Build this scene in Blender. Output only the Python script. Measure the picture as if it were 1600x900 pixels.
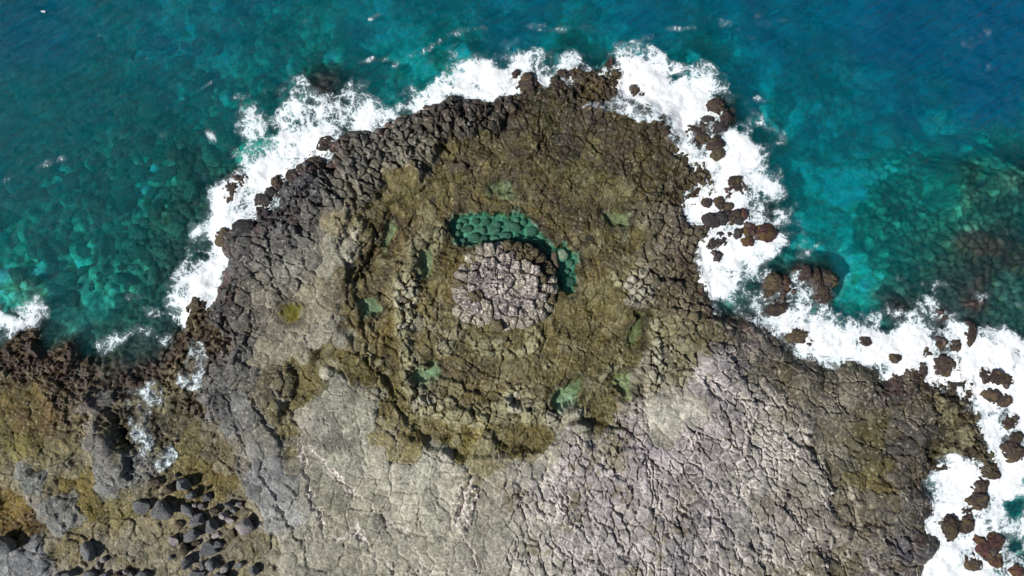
import bpy, bmesh, math, random
import numpy as np
R = math.radians
for o in list(bpy.data.objects): bpy.data.objects.remove(o)
scene = bpy.context.scene
COL = scene.collection

# ------------------------------------------------------------------ camera, sky, sun, exposure
cam_d = bpy.data.cameras.new('camera'); cam = bpy.data.objects.new('camera', cam_d); COL.objects.link(cam)
cam.location = (0, 0, 55.8); cam.rotation_euler = (0, 0, 0)
cam_d.sensor_width = 36; cam_d.lens = 18 * 55.0 / 40.0
cam_d.clip_start = 0.5; cam_d.clip_end = 20000
scene.camera = cam
SUN_EL = R(48)
sd_ = np.array([-math.cos(R(25)) * math.cos(SUN_EL), -math.sin(R(25)) * math.cos(SUN_EL), math.sin(SUN_EL)])  # towards the sun
w = bpy.data.worlds.new('World'); scene.world = w; w.use_nodes = True
nt = w.node_tree; nt.nodes.clear()
sky = nt.nodes.new('ShaderNodeTexSky'); sky.sky_type = 'NISHITA'; sky.sun_disc = False
sky.sun_elevation = SUN_EL; sky.sun_rotation = math.atan2(sd_[0], sd_[1])
bg = nt.nodes.new('ShaderNodeBackground'); bg.inputs['Strength'].default_value = 0.05
out = nt.nodes.new('ShaderNodeOutputWorld')
nt.links.new(sky.outputs[0], bg.inputs[0]); nt.links.new(bg.outputs[0], out.inputs[0])
sl = bpy.data.lights.new('sun', 'SUN'); sl.energy = 4.8; sl.angle = R(0.53); sl.color = (1.0, 0.97, 0.93)
sun = bpy.data.objects.new('sun', sl); COL.objects.link(sun)
from mathutils import Vector
sun.rotation_euler = Vector(tuple(sd_)).to_track_quat('Z', 'Y').to_euler(); sun.location = tuple(sd_ * 100)
scene.view_settings.view_transform = 'Standard'; scene.view_settings.look = 'None'
scene.view_settings.exposure = 0.12; scene.view_settings.gamma = 1.0
scene.view_settings.use_curve_mapping = False

# ------------------------------------------------------------------ noise helpers
def _tab(seed): return np.random.RandomState(seed).rand(256, 256).astype(np.float32)
_T = {}
def vnoise(x, y, seed):
    if seed not in _T: _T[seed] = _tab(seed)
    T = _T[seed]
    xi = np.floor(x).astype(np.int32); yi = np.floor(y).astype(np.int32)
    fx = (x - xi).astype(np.float32); fy = (y - yi).astype(np.float32)
    fx = fx * fx * fx * (fx * (fx * 6 - 15) + 10); fy = fy * fy * fy * (fy * (fy * 6 - 15) + 10)
    x0 = xi & 255; x1 = (xi + 1) & 255; y0 = yi & 255; y1 = (yi + 1) & 255
    a = T[y0, x0]; b = T[y0, x1]; c = T[y1, x0]; d = T[y1, x1]
    return (a + (b - a) * fx) * (1 - fy) + (c + (d - c) * fx) * fy
def fbm(x, y, scale, octv, seed, gain=0.5):
    s = 0; amp = 1.0; tot = 0; f = 1.0 / scale
    for i in range(octv):
        ca, sa = math.cos(i * 1.1 + seed), math.sin(i * 1.1 + seed)
        s = s + amp * (vnoise((x * ca - y * sa) * f + 17.3 * i + 50, (x * sa + y * ca) * f + 9.1 * i + 70, seed + i) - 0.5)
        tot += amp; amp *= gain; f *= 2.03
    return (s / tot * 2).astype(np.float32)
def hash3(ix, iy, iz, seed):
    n = (ix * 73856093) ^ (iy * 19349663) ^ (iz * 83492791) ^ (seed * 2654435)
    n = (n ^ (n >> 13)) * 1274126177
    n = n & 0x7fffffff
    n = (n ^ (n >> 16)) & 0xffff
    return n / 65535.0
def noise3(p, scale, octv, seed, ridged=False):
    s = 0; amp = 1; tot = 0; q = p / scale + 31.7
    for o_ in range(octv):
        i = np.floor(q).astype(np.int64); f = q - i; f = f * f * (3 - 2 * f)
        v = 0
        for dx in (0, 1):
            for dy in (0, 1):
                for dz in (0, 1):
                    wgt = (f[:, 0] if dx else 1 - f[:, 0]) * (f[:, 1] if dy else 1 - f[:, 1]) * (f[:, 2] if dz else 1 - f[:, 2])
                    v = v + wgt * hash3(i[:, 0] + dx, i[:, 1] + dy, i[:, 2] + dz, seed + o_)
        v = v * 2 - 1
        if ridged: v = 1 - 2 * np.abs(v)
        s = s + amp * v; tot += amp; amp *= 0.5; q = q * 2.07 + 3.1
    return s / tot
def sst(a, b, x): t = np.clip((x - a) / (b - a), 0, 1); return t * t * (3 - 2 * t)
def lin(c):
    c = np.asarray(c, dtype=np.float64) / 255.0
    return np.where(c <= 0.04045, c / 12.92, ((c + 0.055) / 1.055) ** 2.4)

# ------------------------------------------------------------------ the plan of the place (units: 0.05 m, x to the right, y towards the land)
S = 0.05
def W(px, py): return (px - 800) * S, (450 - py) * S
ST = 1.2
X0, X1, Y0, Y1 = -150.0, 1750.0, -110.0, 1010.0
NX = int((X1 - X0) / ST) + 1; NY = int((Y1 - Y0) / ST) + 1
gx = X0 + np.arange(NX, dtype=np.float32) * ST; gy = Y0 + np.arange(NY, dtype=np.float32) * ST
PX, PY = np.meshgrid(gx, gy)
# half-resolution helper grid for slow fields
h2 = 3
cx = np.arange(X0, X1 + ST * h2, ST * h2, dtype=np.float32); cy = np.arange(Y0, Y1 + ST * h2, ST * h2, dtype=np.float32)
CXg, CYg = np.meshgrid(cx, cy)
_ui = (gx - X0) / (ST * h2); _vi = (gy - Y0) / (ST * h2)
_u0 = np.clip(np.floor(_ui).astype(int), 0, len(cx) - 2); _v0 = np.clip(np.floor(_vi).astype(int), 0, len(cy) - 2)
_fu = (_ui - _u0).astype(np.float32)[None, :]; _fv = (_vi - _v0).astype(np.float32)[:, None]
def up(a):
    A = a[_v0][:, _u0]; B = a[_v0][:, _u0 + 1]; C_ = a[_v0 + 1][:, _u0]; D = a[_v0 + 1][:, _u0 + 1]
    return ((A * (1 - _fu) + B * _fu) * (1 - _fv) + (C_ * (1 - _fu) + D * _fu) * _fv).astype(np.float32)
def poly_sd(pts, X, Y, pad=None):
    """signed distance, positive inside"""
    pts = np.array(pts, dtype=np.float32)
    out_ = np.full(X.shape, -1e3, np.float32)
    if pad is not None:
        m = (X > pts[:, 0].min() - pad) & (X < pts[:, 0].max() + pad) & (Y > pts[:, 1].min() - pad) & (Y < pts[:, 1].max() + pad)
        xs, ys = X[m], Y[m]
    else: xs, ys = X.ravel(), Y.ravel()
    d2 = np.full(xs.shape, 1e12, np.float32); ins = np.zeros(xs.shape, bool)
    n = len(pts)
    for i in range(n):
        a = pts[i]; b = pts[(i + 1) % n]; e = b - a
        L = max(float(e @ e), 1e-6)
        t = np.clip(((xs - a[0]) * e[0] + (ys - a[1]) * e[1]) / L, 0, 1)
        dx = xs - a[0] - t * e[0]; dy = ys - a[1] - t * e[1]
        d2 = np.minimum(d2, dx * dx + dy * dy)
        c = ((a[1] <= ys) != (b[1] <= ys))
        if abs(e[1]) > 1e-9:
            c &= xs < (e[0] * (ys - a[1]) / e[1] + a[0])
            ins ^= c
    d = np.sqrt(d2); d = np.where(ins, d, -d)
    if pad is not None: out_[m] = d
    else: out_ = d.reshape(X.shape)
    return out_
def line_sd(pts, X, Y, pad):
    """distance, side sign and position along a polyline near it"""
    pts = np.array(pts, dtype=np.float32)
    j0 = max(0, int((pts[:, 1].min() - pad - Y0) / ST)); j1 = min(NY, int((pts[:, 1].max() + pad - Y0) / ST) + 1)
    i0 = max(0, int((pts[:, 0].min() - pad - X0) / ST)); i1 = min(NX, int((pts[:, 0].max() + pad - X0) / ST) + 1)
    xs, ys = X[j0:j1, i0:i1], Y[j0:j1, i0:i1]
    best = np.full(xs.shape, 1e12, np.float32); side = np.zeros(xs.shape, np.float32); tt = np.zeros(xs.shape, np.float32)
    n = len(pts)
    for i in range(n - 1):
        a = pts[i]; b = pts[i + 1]; e = b - a; L = max(float(e @ e), 1e-6)
        t = np.clip(((xs - a[0]) * e[0] + (ys - a[1]) * e[1]) / L, 0, 1)
        dx = xs - a[0] - t * e[0]; dy = ys - a[1] - t * e[1]; d2 = dx * dx + dy * dy
        m = d2 < best
        best = np.where(m, d2, best); side = np.where(m, np.sign(e[0] * dy - e[1] * dx), side); tt = np.where(m, (i + t) / (n - 1), tt)
    return (slice(j0, j1), slice(i0, i1)), np.sqrt(best), side, tt

COAST = [(-400, 548), (0, 545), (12, 515), (30, 508), (46, 512), (52, 545), (60, 560), (80, 545), (100, 537), (108, 548), (108, 570), (116, 592),
 (126, 588), (133, 566), (142, 575), (150, 596), (172, 602), (190, 598), (205, 606), (214, 588), (228, 575), (240, 578), (255, 560), (268, 535), (285, 505), (300, 470), (312, 468), (318, 482), (330, 470), (340, 440), (350, 405),
 (337, 385), (334, 365), (345, 357), (358, 360), (362, 348), (378, 342), (396, 344), (401, 330), (412, 336), (422, 332), (432, 322), (440, 303), (432, 295), (440, 285), (450, 278), (445, 262), (463, 262),
 (474, 247), (490, 244), (505, 248), (508, 236), (516, 222), (530, 205), (545, 201), (565, 198), (580, 203), (590, 195), (605, 185), (620, 178), (650, 172), (655, 162), (675, 158),
 (690, 155), (700, 145), (715, 148), (735, 152), (745, 150), (758, 155), (770, 155), (775, 148), (790, 140), (800, 138), (802, 122), (815, 116), (835, 112), (845, 118), (860, 120),
 (875, 110), (885, 106), (895, 112), (902, 104), (915, 108), (930, 103), (945, 100), (955, 95), (965, 95), (975, 100), (980, 102), (975, 115), (973, 135), (980, 143), (1000, 142), (1010, 142),
 (1025, 148), (1050, 152), (1062, 165), (1068, 178), (1065, 195), (1075, 210), (1070, 228), (1085, 235), (1085, 245), (1100, 250), (1115, 262), (1122, 275), (1125, 300), (1118, 312),
 (1100, 308), (1095, 322), (1070, 324), (1074, 340), (1090, 345), (1108, 352), (1115, 365), (1110, 385), (1095, 392), (1100, 410), (1103, 430), (1110, 448), (1115, 470), (1120, 488), (1135, 495), (1150, 500),
 (1175, 503), (1200, 508), (1215, 520), (1225, 537), (1240, 552), (1255, 562), (1272, 560), (1280, 556), (1290, 575), (1300, 577), (1315, 570), (1328, 564), (1345, 563), (1360, 572), (1375, 582), (1390, 592),
 (1398, 580), (1412, 585), (1420, 578), (1440, 570), (1448, 584), (1458, 594), (1465, 586), (1478, 597), (1490, 590), (1510, 590), (1528, 598), (1533, 615), (1530, 635), (1540, 650), (1547, 665), (1555, 685),
 (1560, 705), (1570, 722), (1568, 745), (1550, 750), (1538, 742), (1522, 738), (1500, 742), (1478, 738), (1462, 746), (1452, 762), (1462, 778), (1467, 800), (1466, 815), (1455, 820), (1460, 835), (1473, 842),
 (1477, 862), (1465, 877), (1450, 885), (1446, 905), (1442, 960), (1450, 1100), (1470, 1600), (-400, 1600)]
FOAM = [(-200, 470), (0, 475), (15, 455), (35, 452), (62, 452), (66, 470), (58, 500), (70, 530), (85, 555), (112, 560), (135, 575), (160, 590), (215, 560), (262, 560), (270, 520), (258, 500), (245, 475), (248, 455), (265, 445), (275, 430), (298, 420), (306, 402), (300, 385), (305, 370), (300, 350), (305, 330), (315, 300), (325, 280), (338, 262), (350, 240),
 (358, 215), (354, 195), (360, 170), (370, 150), (395, 132), (420, 120), (440, 107), (470, 103), (495, 108), (512, 116), (535, 124), (548, 120), (570, 126), (600, 128), (640, 130), (650, 118), (680, 100), (710, 80), (725, 72), (745, 85),
 (775, 88), (790, 76), (800, 72), (830, 66), (850, 60), (865, 72), (890, 70), (930, 80), (962, 86), (970, 76), (985, 72), (1010, 82), (1030, 95), (1050, 103), (1080, 115), (1092, 102), (1112, 102),
 (1128, 118), (1128, 142), (1145, 155), (1165, 168), (1192, 168), (1207, 185), (1224, 210), (1230, 235), (1218, 260), (1230, 285), (1236, 330), (1260, 362), (1262, 390), (1240, 400), (1262, 408), (1280, 425), (1310, 445), (1312, 475),
 (1330, 482), (1345, 492), (1360, 490), (1375, 470), (1395, 450), (1412, 432), (1440, 420), (1470, 425), (1500, 430), (1530, 440), (1555, 455), (1562, 480), (1572, 502), (1600, 492), (1660, 480), (1900, 450), (1900, 1600), (1300, 1600),
 (1430, 880), (1450, 780), (1440, 740), (1500, 700), (1520, 640), (1400, 600), (1200, 530), (1090, 470), (1060, 300), (1040, 200), (960, 150), (780, 165), (560, 215), (460, 280), (400, 350), (340, 470), (330, 600), (230, 700), (130, 600), (50, 570), (-200, 600)]
# (x, y, radius, foam density there)
FOAMPTS = [(120, 520, 50, .15), (60, 540, 28, .25), (20, 475, 26, .75), (45, 490, 22, .8), (10, 500, 20, .8), (60, 600, 20, .0), (85, 555, 14, .5), (115, 585, 14, .5), (150, 600, 18, .35), (180, 580, 20, .2), (205, 600, 16, .5), (240, 545, 30, .1), (230, 600, 14, .62), (225, 640, 14, .6), (215, 670, 12, .4), (250, 705, 22, .62), (235, 730, 14, .6), (262, 590, 16, .45),
 (310, 575, 18, .62), (312, 600, 12, .5), (318, 540, 8, .55), (275, 470, 34, 1.0), (310, 440, 34, 1.0), (330, 360, 30, 1.0), (318, 330, 20, .75), (345, 300, 30, .85), (400, 290, 30, 1.0), (340, 260, 20, .6), (380, 230, 25, .7),
 (370, 190, 30, .74), (355, 240, 22, .75), (400, 150, 20, .7), (415, 220, 25, .72), (430, 150, 32, .62), (470, 170, 40, .8), (450, 240, 40, 1.0), (505, 135, 16, .3), (510, 165, 20, .75), (490, 120, 12, .5), (545, 150, 25, .74), (600, 150, 30, .74), (570, 180, 24, 1.0), (640, 150, 25, .65), (700, 120, 30, .85), (735, 120, 24, .95), (860, 100, 24, .8), (600, 172, 18, .9), (650, 160, 14, .9), (720, 100, 20, .85), (760, 115, 24, .98),
 (780, 95, 16, .72), (830, 90, 20, .8), (860, 95, 20, .62), (910, 90, 20, .8), (950, 90, 12, .6), (800, 105, 12, .8), (995, 85, 12, .85), (1000, 115, 25, 1.1), (1040, 130, 30, 1.1), (1075, 140, 25, 1.1), (1100, 130, 22, 1.0), (1090, 165, 22, 1.05), (1120, 215, 20, .9), (1060, 115, 10, .6), (1100, 205, 14, .7),
 (1150, 180, 14, .5), (1175, 190, 16, .75), (1200, 205, 12, .6), (1150, 225, 22, 1.1), (1185, 250, 22, .92), (1190, 210, 12, .45), (1215, 230, 10, .6), (1170, 290, 25, .95), (1210, 290, 18, .9), (1195, 325, 20, .62), (1225, 335, 14, .8), (1130, 290, 18, .95), (1100, 335, 20, 1.0), (1145, 350, 15, .98), (1165, 380, 20, .95),
 (1120, 400, 22, 1.0), (1210, 385, 14, 1.0), (1140, 430, 28, 1.0), (1180, 420, 28, .75), (1240, 395, 16, .55), (1225, 415, 14, .4), (1230, 470, 22, .72), (1190, 460, 26, .72), (1150, 480, 20, .85), (1260, 440, 16, .62), (1250, 455, 10, .8), (1270, 475, 16, .62), (1300, 490, 20, .8), (1330, 500, 20, .95), (1240, 500, 24, .97),
 (1215, 520, 14, .8), (1280, 530, 25, 1.1), (1310, 540, 20, 1.1), (1350, 515, 20, .8), (1370, 545, 25, 1.1), (1420, 550, 25, 1.1), (1440, 525, 20, 1.0), (1395, 500, 20, .52), (1375, 495, 12, .8), (1420, 480, 16, .5), (1430, 440, 18, .6), (1460, 460, 20, .58), (1490, 470, 18, .5), (1510, 435, 16, .62), (1545, 455, 14, .62), (1530, 480, 20, .45), (1480, 505, 18, .6),
 (1520, 505, 20, .62), (1555, 500, 12, .45), (1450, 505, 16, .7), (1500, 530, 25, .9), (1540, 540, 25, 1.0), (1580, 530, 25, .95), (1570, 560, 25, 1.1), (1600, 600, 25, 1.1), (1530, 575, 20, 1.0), (1600, 520, 14, .6), (1595, 560, 14, .8),
 (1545, 640, 18, .95), (1560, 670, 18, .95), (1575, 740, 20, .9), (1590, 770, 22, .85), (1597, 800, 14, .6), (1570, 800, 20, .88), (1600, 850, 20, .75), (1580, 830, 16, .82), (1530, 820, 18, .9), (1500, 780, 18, 1.05), (1490, 750, 20, .95), (1470, 760, 16, .9), (1460, 800, 10, .9), (1480, 860, 22, 1.05), (1470, 890, 20, 1.05), (1510, 850, 14, .75), (1505, 890, 16, .8), (1590, 640, 16, .9),
 (1750, 700, 80, .9), (1700, 900, 60, .7), (-60, 480, 40, .8), (1480, 1000, 40, 1.0)]
WASH = [([(905, 165), (930, 148), (965, 142), (1000, 148), (1040, 152), (1065, 170), (1062, 200), (1035, 190), (1000, 195), (960, 178), (925, 172)], .60),
 ([(1060, 190), (1090, 200), (1085, 235), (1060, 222), (1035, 215)], .45), ([(1478, 712), (1500, 705), (1520, 720), (1538, 742), (1510, 748), (1490, 735)], .72),
 ([(845, 118), (860, 118), (858, 150), (844, 152)], .55), ([(728, 175), (742, 178), (740, 205), (730, 225), (722, 200)], .42), ([(1400, 740), (1440, 735), (1465, 760), (1455, 790), (1430, 780), (1410, 760)], .30),
 ([(195, 600), (250, 590), (256, 625), (232, 660), (272, 690), (276, 720), (240, 745), (205, 735), (198, 690), (190, 660)], .54),
 ([(290, 530), (325, 535), (330, 600), (300, 612), (268, 596), (285, 560)], .55), ([(1430, 745), (1462, 740), (1466, 770), (1448, 790)], .6), ([(0, 490), (20, 500), (40, 520), (55, 565), (40, 560), (20, 530), (0, 540)], .4)]
STREAKS_GLITTER = [([(615, 97), (640, 82), (668, 72), (688, 58)], 7, .46), ([(560, 92), (580, 85), (600, 88)], 7, .42), ([(575, 25), (588, 18)], 5, .5), ([(490, 15), (470, 30)], 3, .3), ([(700, 52), (730, 42), (760, 38)], 8, .36), ([(790, 40), (830, 36), (870, 40), (930, 35), (960, 38)], 10, .34), ([(1010, 55), (1050, 38), (1090, 36)], 8, .38), ([(1130, 25), (1170, 50), (1200, 60)], 9, .33),  # faint foam trails on open water, with sun sparkle drawn as foam
 ([(300, 140), (340, 112), (352, 106)], 4, .38), ([(0, 280), (30, 262), (90, 246)], 9, .40), ([(190, 195), (250, 205), (200, 225)], 9, .3), ([(56, 12), (60, 13)], 1.6, .9), ([(320, 200), (330, 215)], 8, .42), ([(1180, 20), (1230, 25), (1340, 30), (1380, 22)], 16, .26), ([(1440, 75), (1500, 70), (1560, 45)], 14, .28), ([(1550, 80), (1555, 110)], 10, .26), ([(640, 125), (660, 95)], 10, .3), ([(200, 465), (250, 500)], 16, .46), ([(150, 540), (200, 520), (250, 530)], 16, .46),  # last pair here: sun glitter near the left shore, painted as foam specks
 ([(1235, 300), (1255, 320), (1262, 345)], 8, .35), ([(1270, 395), (1285, 380)], 6, .4), ([(180, 5), (120, 40)], 8, .2), ([(860, 20), (900, 30)], 6, .2)]

# classes of rock surface: cell size, stretch along the radius, random block height, tilt, dome, crack depth, salt in cracks, roughness noise (m), wetness, elevation
CLS = dict(N=(14, 1.4, .19, .46, .13, .34, .05, .08, .12, 1.35), W=(22, 1.3, .10, .20, .10, .22, .10, .05, .12, 1.4), P=(27, 1.1, .025, .07, .02, .12, .30, .025, .05, 1.3), S=(16, 1.4, .045, .16, .02, .26, .85, .035, .05, 1.5),
 B=(20, 1.0, .045, .10, .07, .10, .12, .045, .6, .75), R=(13, 1.15, .10, .34, .09, .20, .15, .06, .3, .95), D=(24, 1.4, .07, .18, .07, .22, .35, .04, .40, .95), T=(21, 1.0, .05, .12, .02, .12, .02, .06, .4, .8), J=(12, 1.0, .12, .25, .08, .14, .0, .20, .6, .5),
 G=(30, 1.1, .03, .09, .03, .13, .1, .04, .1, 1.25), E=(21, 1.15, .07, .11, .08, .14, .04, .05, .75, .6), U=(19, 1.0, .22, .10, .55, .35, .0, .10, 1, 0), K=(11, 1.0, .10, .08, .28, .26, 0, .08, 1, 0), A=(30, 1.0, .06, .08, .20, .12, 0, .10, 1, 0))
CP = """520 230 88 84 78 N,600 210 98 94 84 N,680 200 92 88 76 N,740 190 86 82 72 N,460 290 90 90 92 N,560 270 105 102 92 N,640 250 108 104 90 N,700 170 80 74 66 N,420 330 82 82 84 N,480 340 100 98 94 N,560 305 106 102 86 N,780 160 78 70 62 N,760 185 84 78 64 N,
820 130 76 64 58 J,880 130 80 70 60 J,940 115 92 80 62 J,960 130 80 68 56 J,800 190 82 74 58 E,870 200 82 76 58 E,850 150 70 70 46 E,930 200 84 70 62 E,980 170 74 70 66 E,1030 180 74 70 62 E,910 215 98 96 96 E,1000 220 78 68 52 E,1050 230 84 78 64 E,1090 270 92 84 66 J,1040 265 78 74 56 E,760 225 104 96 66 E,
700 270 92 78 50 B,760 250 98 86 54 B,820 250 92 80 50 B,880 250 94 90 50 B,940 250 92 92 54 B,1000 280 82 72 48 E,660 300 114 100 58 B,720 310 108 94 54 B,850 305 106 92 54 B,920 320 96 84 50 B,960 340 104 104 76 B,1010 330 100 94 74 R,
640 350 120 104 64 B,600 330 112 100 62 B,560 362 128 116 78 P,690 370 110 92 50 B,630 420 118 102 68 B,570 425 96 84 58 B,600 400 112 96 66 B,690 430 124 108 64 B,940 400 102 88 50 B,920 450 104 90 44 B,960 445 102 90 48 B,900 500 108 96 52 B,950 500 108 92 50 B,870 525 112 100 60 B,620 500 126 108 50 B,600 560 112 96 46 B,560 500 100 84 48 B,650 540 118 104 66 B,700 480 118 104 58 B,620 620 118 104 50 B,660 660 122 108 54 B,720 692 130 116 58 B,780 660 122 108 58 B,740 620 112 98 58 B,800 610 108 94 60 B,860 570 112 100 60 B,920 560 114 104 66 B,830 690 120 108 64 B,850 640 106 94 58 B,700 590 108 94 58 B,760 575 112 100 62 B,930 630 128 122 84 B,850 330 104 90 54 B,
720 532 134 128 98 R,690 520 128 120 86 R,765 548 126 118 84 B,800 535 122 114 80 B,640 510 140 134 112 R,630 460 124 112 76 R,790 640 136 130 108 R,655 640 134 128 108 R,860 660 140 136 116 R,900 680 142 138 120 P,820 580 116 106 70 B,
1000 440 126 120 106 R,1010 400 114 108 90 R,1050 350 100 92 76 R,1080 390 98 88 72 R,1060 430 100 92 72 R,1050 480 106 96 72 R,1090 470 84 80 60 R,1025 560 138 132 112 R,1040 520 124 118 86 R,1010 600 134 128 106 R,1060 560 124 120 94 R,1080 520 102 96 72 R,1100 300 88 80 64 J,970 560 118 108 70 B,980 400 104 92 56 B,1000 500 112 100 58 B,
360 430 84 82 80 W,400 400 94 92 90 W,440 380 102 100 96 W,480 400 122 120 108 W,520 420 138 134 116 P,540 385 132 128 110 P,350 490 82 80 78 W,380 520 96 92 84 W,430 450 116 112 100 W,420 500 124 118 102 P,500 480 128 120 98 P,520 520 136 132 114 P,480 550 132 126 104 P,440 560 126 120 100 P,480 590 118 106 66 B,530 555 118 106 66 B,430 620 108 102 78 W,360 570 102 100 94 W,340 620 106 104 100 W,380 650 110 110 106 G,450 640 106 94 56 B,465 680 108 96 58 T,
520 620 142 140 122 P,580 650 148 146 128 P,540 700 146 144 126 P,600 720 154 150 132 P,660 740 152 150 132 P,700 760 150 146 128 P,640 800 150 146 128 P,560 780 142 138 118 P,580 860 144 140 122 P,680 860 146 142 124 P,760 770 148 142 124 P,780 830 148 144 128 P,760 880 148 144 128 P,500 680 138 134 120 P,750 720 134 126 92 P,850 720 142 138 120 P,630 690 126 116 74 P,
420 720 122 122 120 G,440 790 126 126 122 G,470 850 132 128 112 G,415 870 126 120 98 T,400 760 118 118 114 G,490 770 134 130 112 P,510 870 138 134 118 G,430 680 114 112 102 G,
850 760 148 142 134 S,900 720 150 142 136 S,950 760 142 134 132 S,1000 720 138 130 130 S,900 820 144 138 132 S,980 840 142 136 130 S,1050 780 135 128 124 S,1080 700 132 125 122 S,1120 620 128 122 120 S,1110 570 126 120 118 S,1040 650 150 146 132 P,1020 690 136 132 116 P,1140 700 134 127 122 S,1100 800 134 128 126 S,1060 860 138 132 130 S,1160 820 134 130 122 S,1180 740 138 134 124 S,1200 680 130 126 114 S,1180 620 126 121 112 S,1220 800 132 124 114 S,820 850 150 146 134 S,1240 860 126 120 108 S,820 790 148 142 130 S,1000 650 146 140 128 R,960 680 146 140 132 R,
1160 550 96 92 92 D,1200 560 86 82 80 D,1180 530 84 80 78 D,1260 600 98 92 80 D,1300 640 100 96 88 D,1340 600 80 76 68 D,1320 700 112 108 94 D,1350 730 104 96 62 D,1380 755 98 84 48 D,1360 690 94 88 58 D,1280 740 120 116 104 S,1420 680 84 80 78 D,1400 620 76 72 68 D,1440 640 70 64 54 D,1480 620 70 60 52 J,1520 640 84 72 60 J,1500 680 54 50 34 E,1470 700 52 50 34 E,1540 700 78 68 56 J,1420 740 80 76 70 D,1460 740 72 68 60 J,1340 800 108 102 88 D,1400 820 98 94 88 D,1420 860 82 80 90 D,1380 880 88 84 88 D,1450 850 74 74 84 D,1320 870 106 100 86 D,1290 820 120 112 102 S,1260 890 108 100 76 S,1240 640 120 114 100 S,1240 720 126 120 108 S,1450 800 76 72 76 D,
20 560 98 74 66 J,90 570 94 70 62 J,45 590 98 76 62 J,30 620 112 96 46 T,70 640 108 82 42 T,20 680 120 112 58 T,100 620 118 102 96 J,140 620 106 96 92 J,130 670 130 116 98 J,100 700 128 118 86 T,150 640 92 92 88 G,160 700 108 106 100 G,180 730 118 118 112 G,60 750 116 118 112 G,90 800 122 122 116 G,20 770 122 100 40 T,35 810 116 90 36 T,120 770 124 108 46 T,140 790 118 104 48 T,190 780 134 124 82 T,240 800 140 130 104 T,200 830 142 134 112 T,130 830 140 128 98 T,90 850 144 132 102 T,60 870 122 124 124 G,20 890 124 126 124 G,220 870 142 136 120 T,310 740 118 104 54 T,340 765 118 102 52 T,370 790 128 120 100 T,270 650 106 98 72 E,240 640 82 76 56 E,300 620 102 94 86 J,320 555 104 88 80 J,300 540 102 82 74 J,305 500 84 70 56 J,330 680 120 112 92 T,370 720 128 118 92 T,380 860 132 122 94 T,340 840 134 126 110 T,260 850 142 132 110 T,250 700 108 104 102 J,200 600 104 86 78 J,160 590 100 84 76 J,190 660 104 96 86 J,10 720 126 116 92 T,160 880 144 136 120 T,300 690 112 104 66 T,
-100 800 120 110 80 T,-100 600 100 84 70 J,800 1000 146 142 128 P,1100 1000 136 130 126 S,1350 1000 96 92 88 D,200 1000 136 128 100 T,500 1000 136 132 116 G,
50 50 60 80 74 A,250 80 96 120 104 A,130 200 70 84 66 U,60 180 54 66 60 U,260 110 100 128 108 A,330 150 84 104 84 U,200 170 66 76 62 U,100 300 92 110 88 U,50 380 90 110 86 U,170 330 96 116 92 U,200 280 90 110 88 U,260 320 66 60 46 K,230 360 68 62 48 K,290 260 62 66 50 K,275 390 62 52 44 K,150 430 84 96 74 U,60 440 100 124 104 A,200 480 84 86 68 K,150 510 86 88 70 K,220 540 78 70 56 K,100 480 80 96 80 A,350 190 84 104 84 A,420 60 76 96 80 U,440 90 60 80 66 U,550 60 96 120 104 A,700 40 90 116 106 A,620 100 80 104 92 A,505 130 50 44 42 K,840 30 80 106 100 A,1000 50 80 106 100 A,1200 80 80 110 104 A,1180 160 100 130 118 A,1300 50 70 96 94 A,1550 50 60 84 90 A,1500 150 70 96 92 A,1350 170 84 110 100 A,1280 250 106 136 122 A,1260 330 104 134 120 A,1330 300 104 134 122 A,1330 380 110 140 126 A,1300 400 104 134 120 A,1340 450 90 120 104 A,1420 330 96 112 88 K,1460 300 92 104 84 K,1400 390 100 116 92 K,1440 400 96 110 86 K,1500 290 104 108 82 K,1560 270 110 108 84 K,1600 300 100 98 78 K,1550 330 92 96 74 K,1500 340 92 100 78 K,1540 380 88 56 46 K,1580 410 86 52 42 K,1600 360 86 62 50 K,1560 440 84 56 46 K,1480 400 96 92 70 K,1500 450 80 64 54 K,1600 460 80 76 64 K,1430 470 84 70 60 K,1590 700 90 110 96 A,1600 800 90 120 104 A,1240 460 74 66 54 K,1180 330 80 70 60 K,1800 300 80 76 60 K"""
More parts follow.
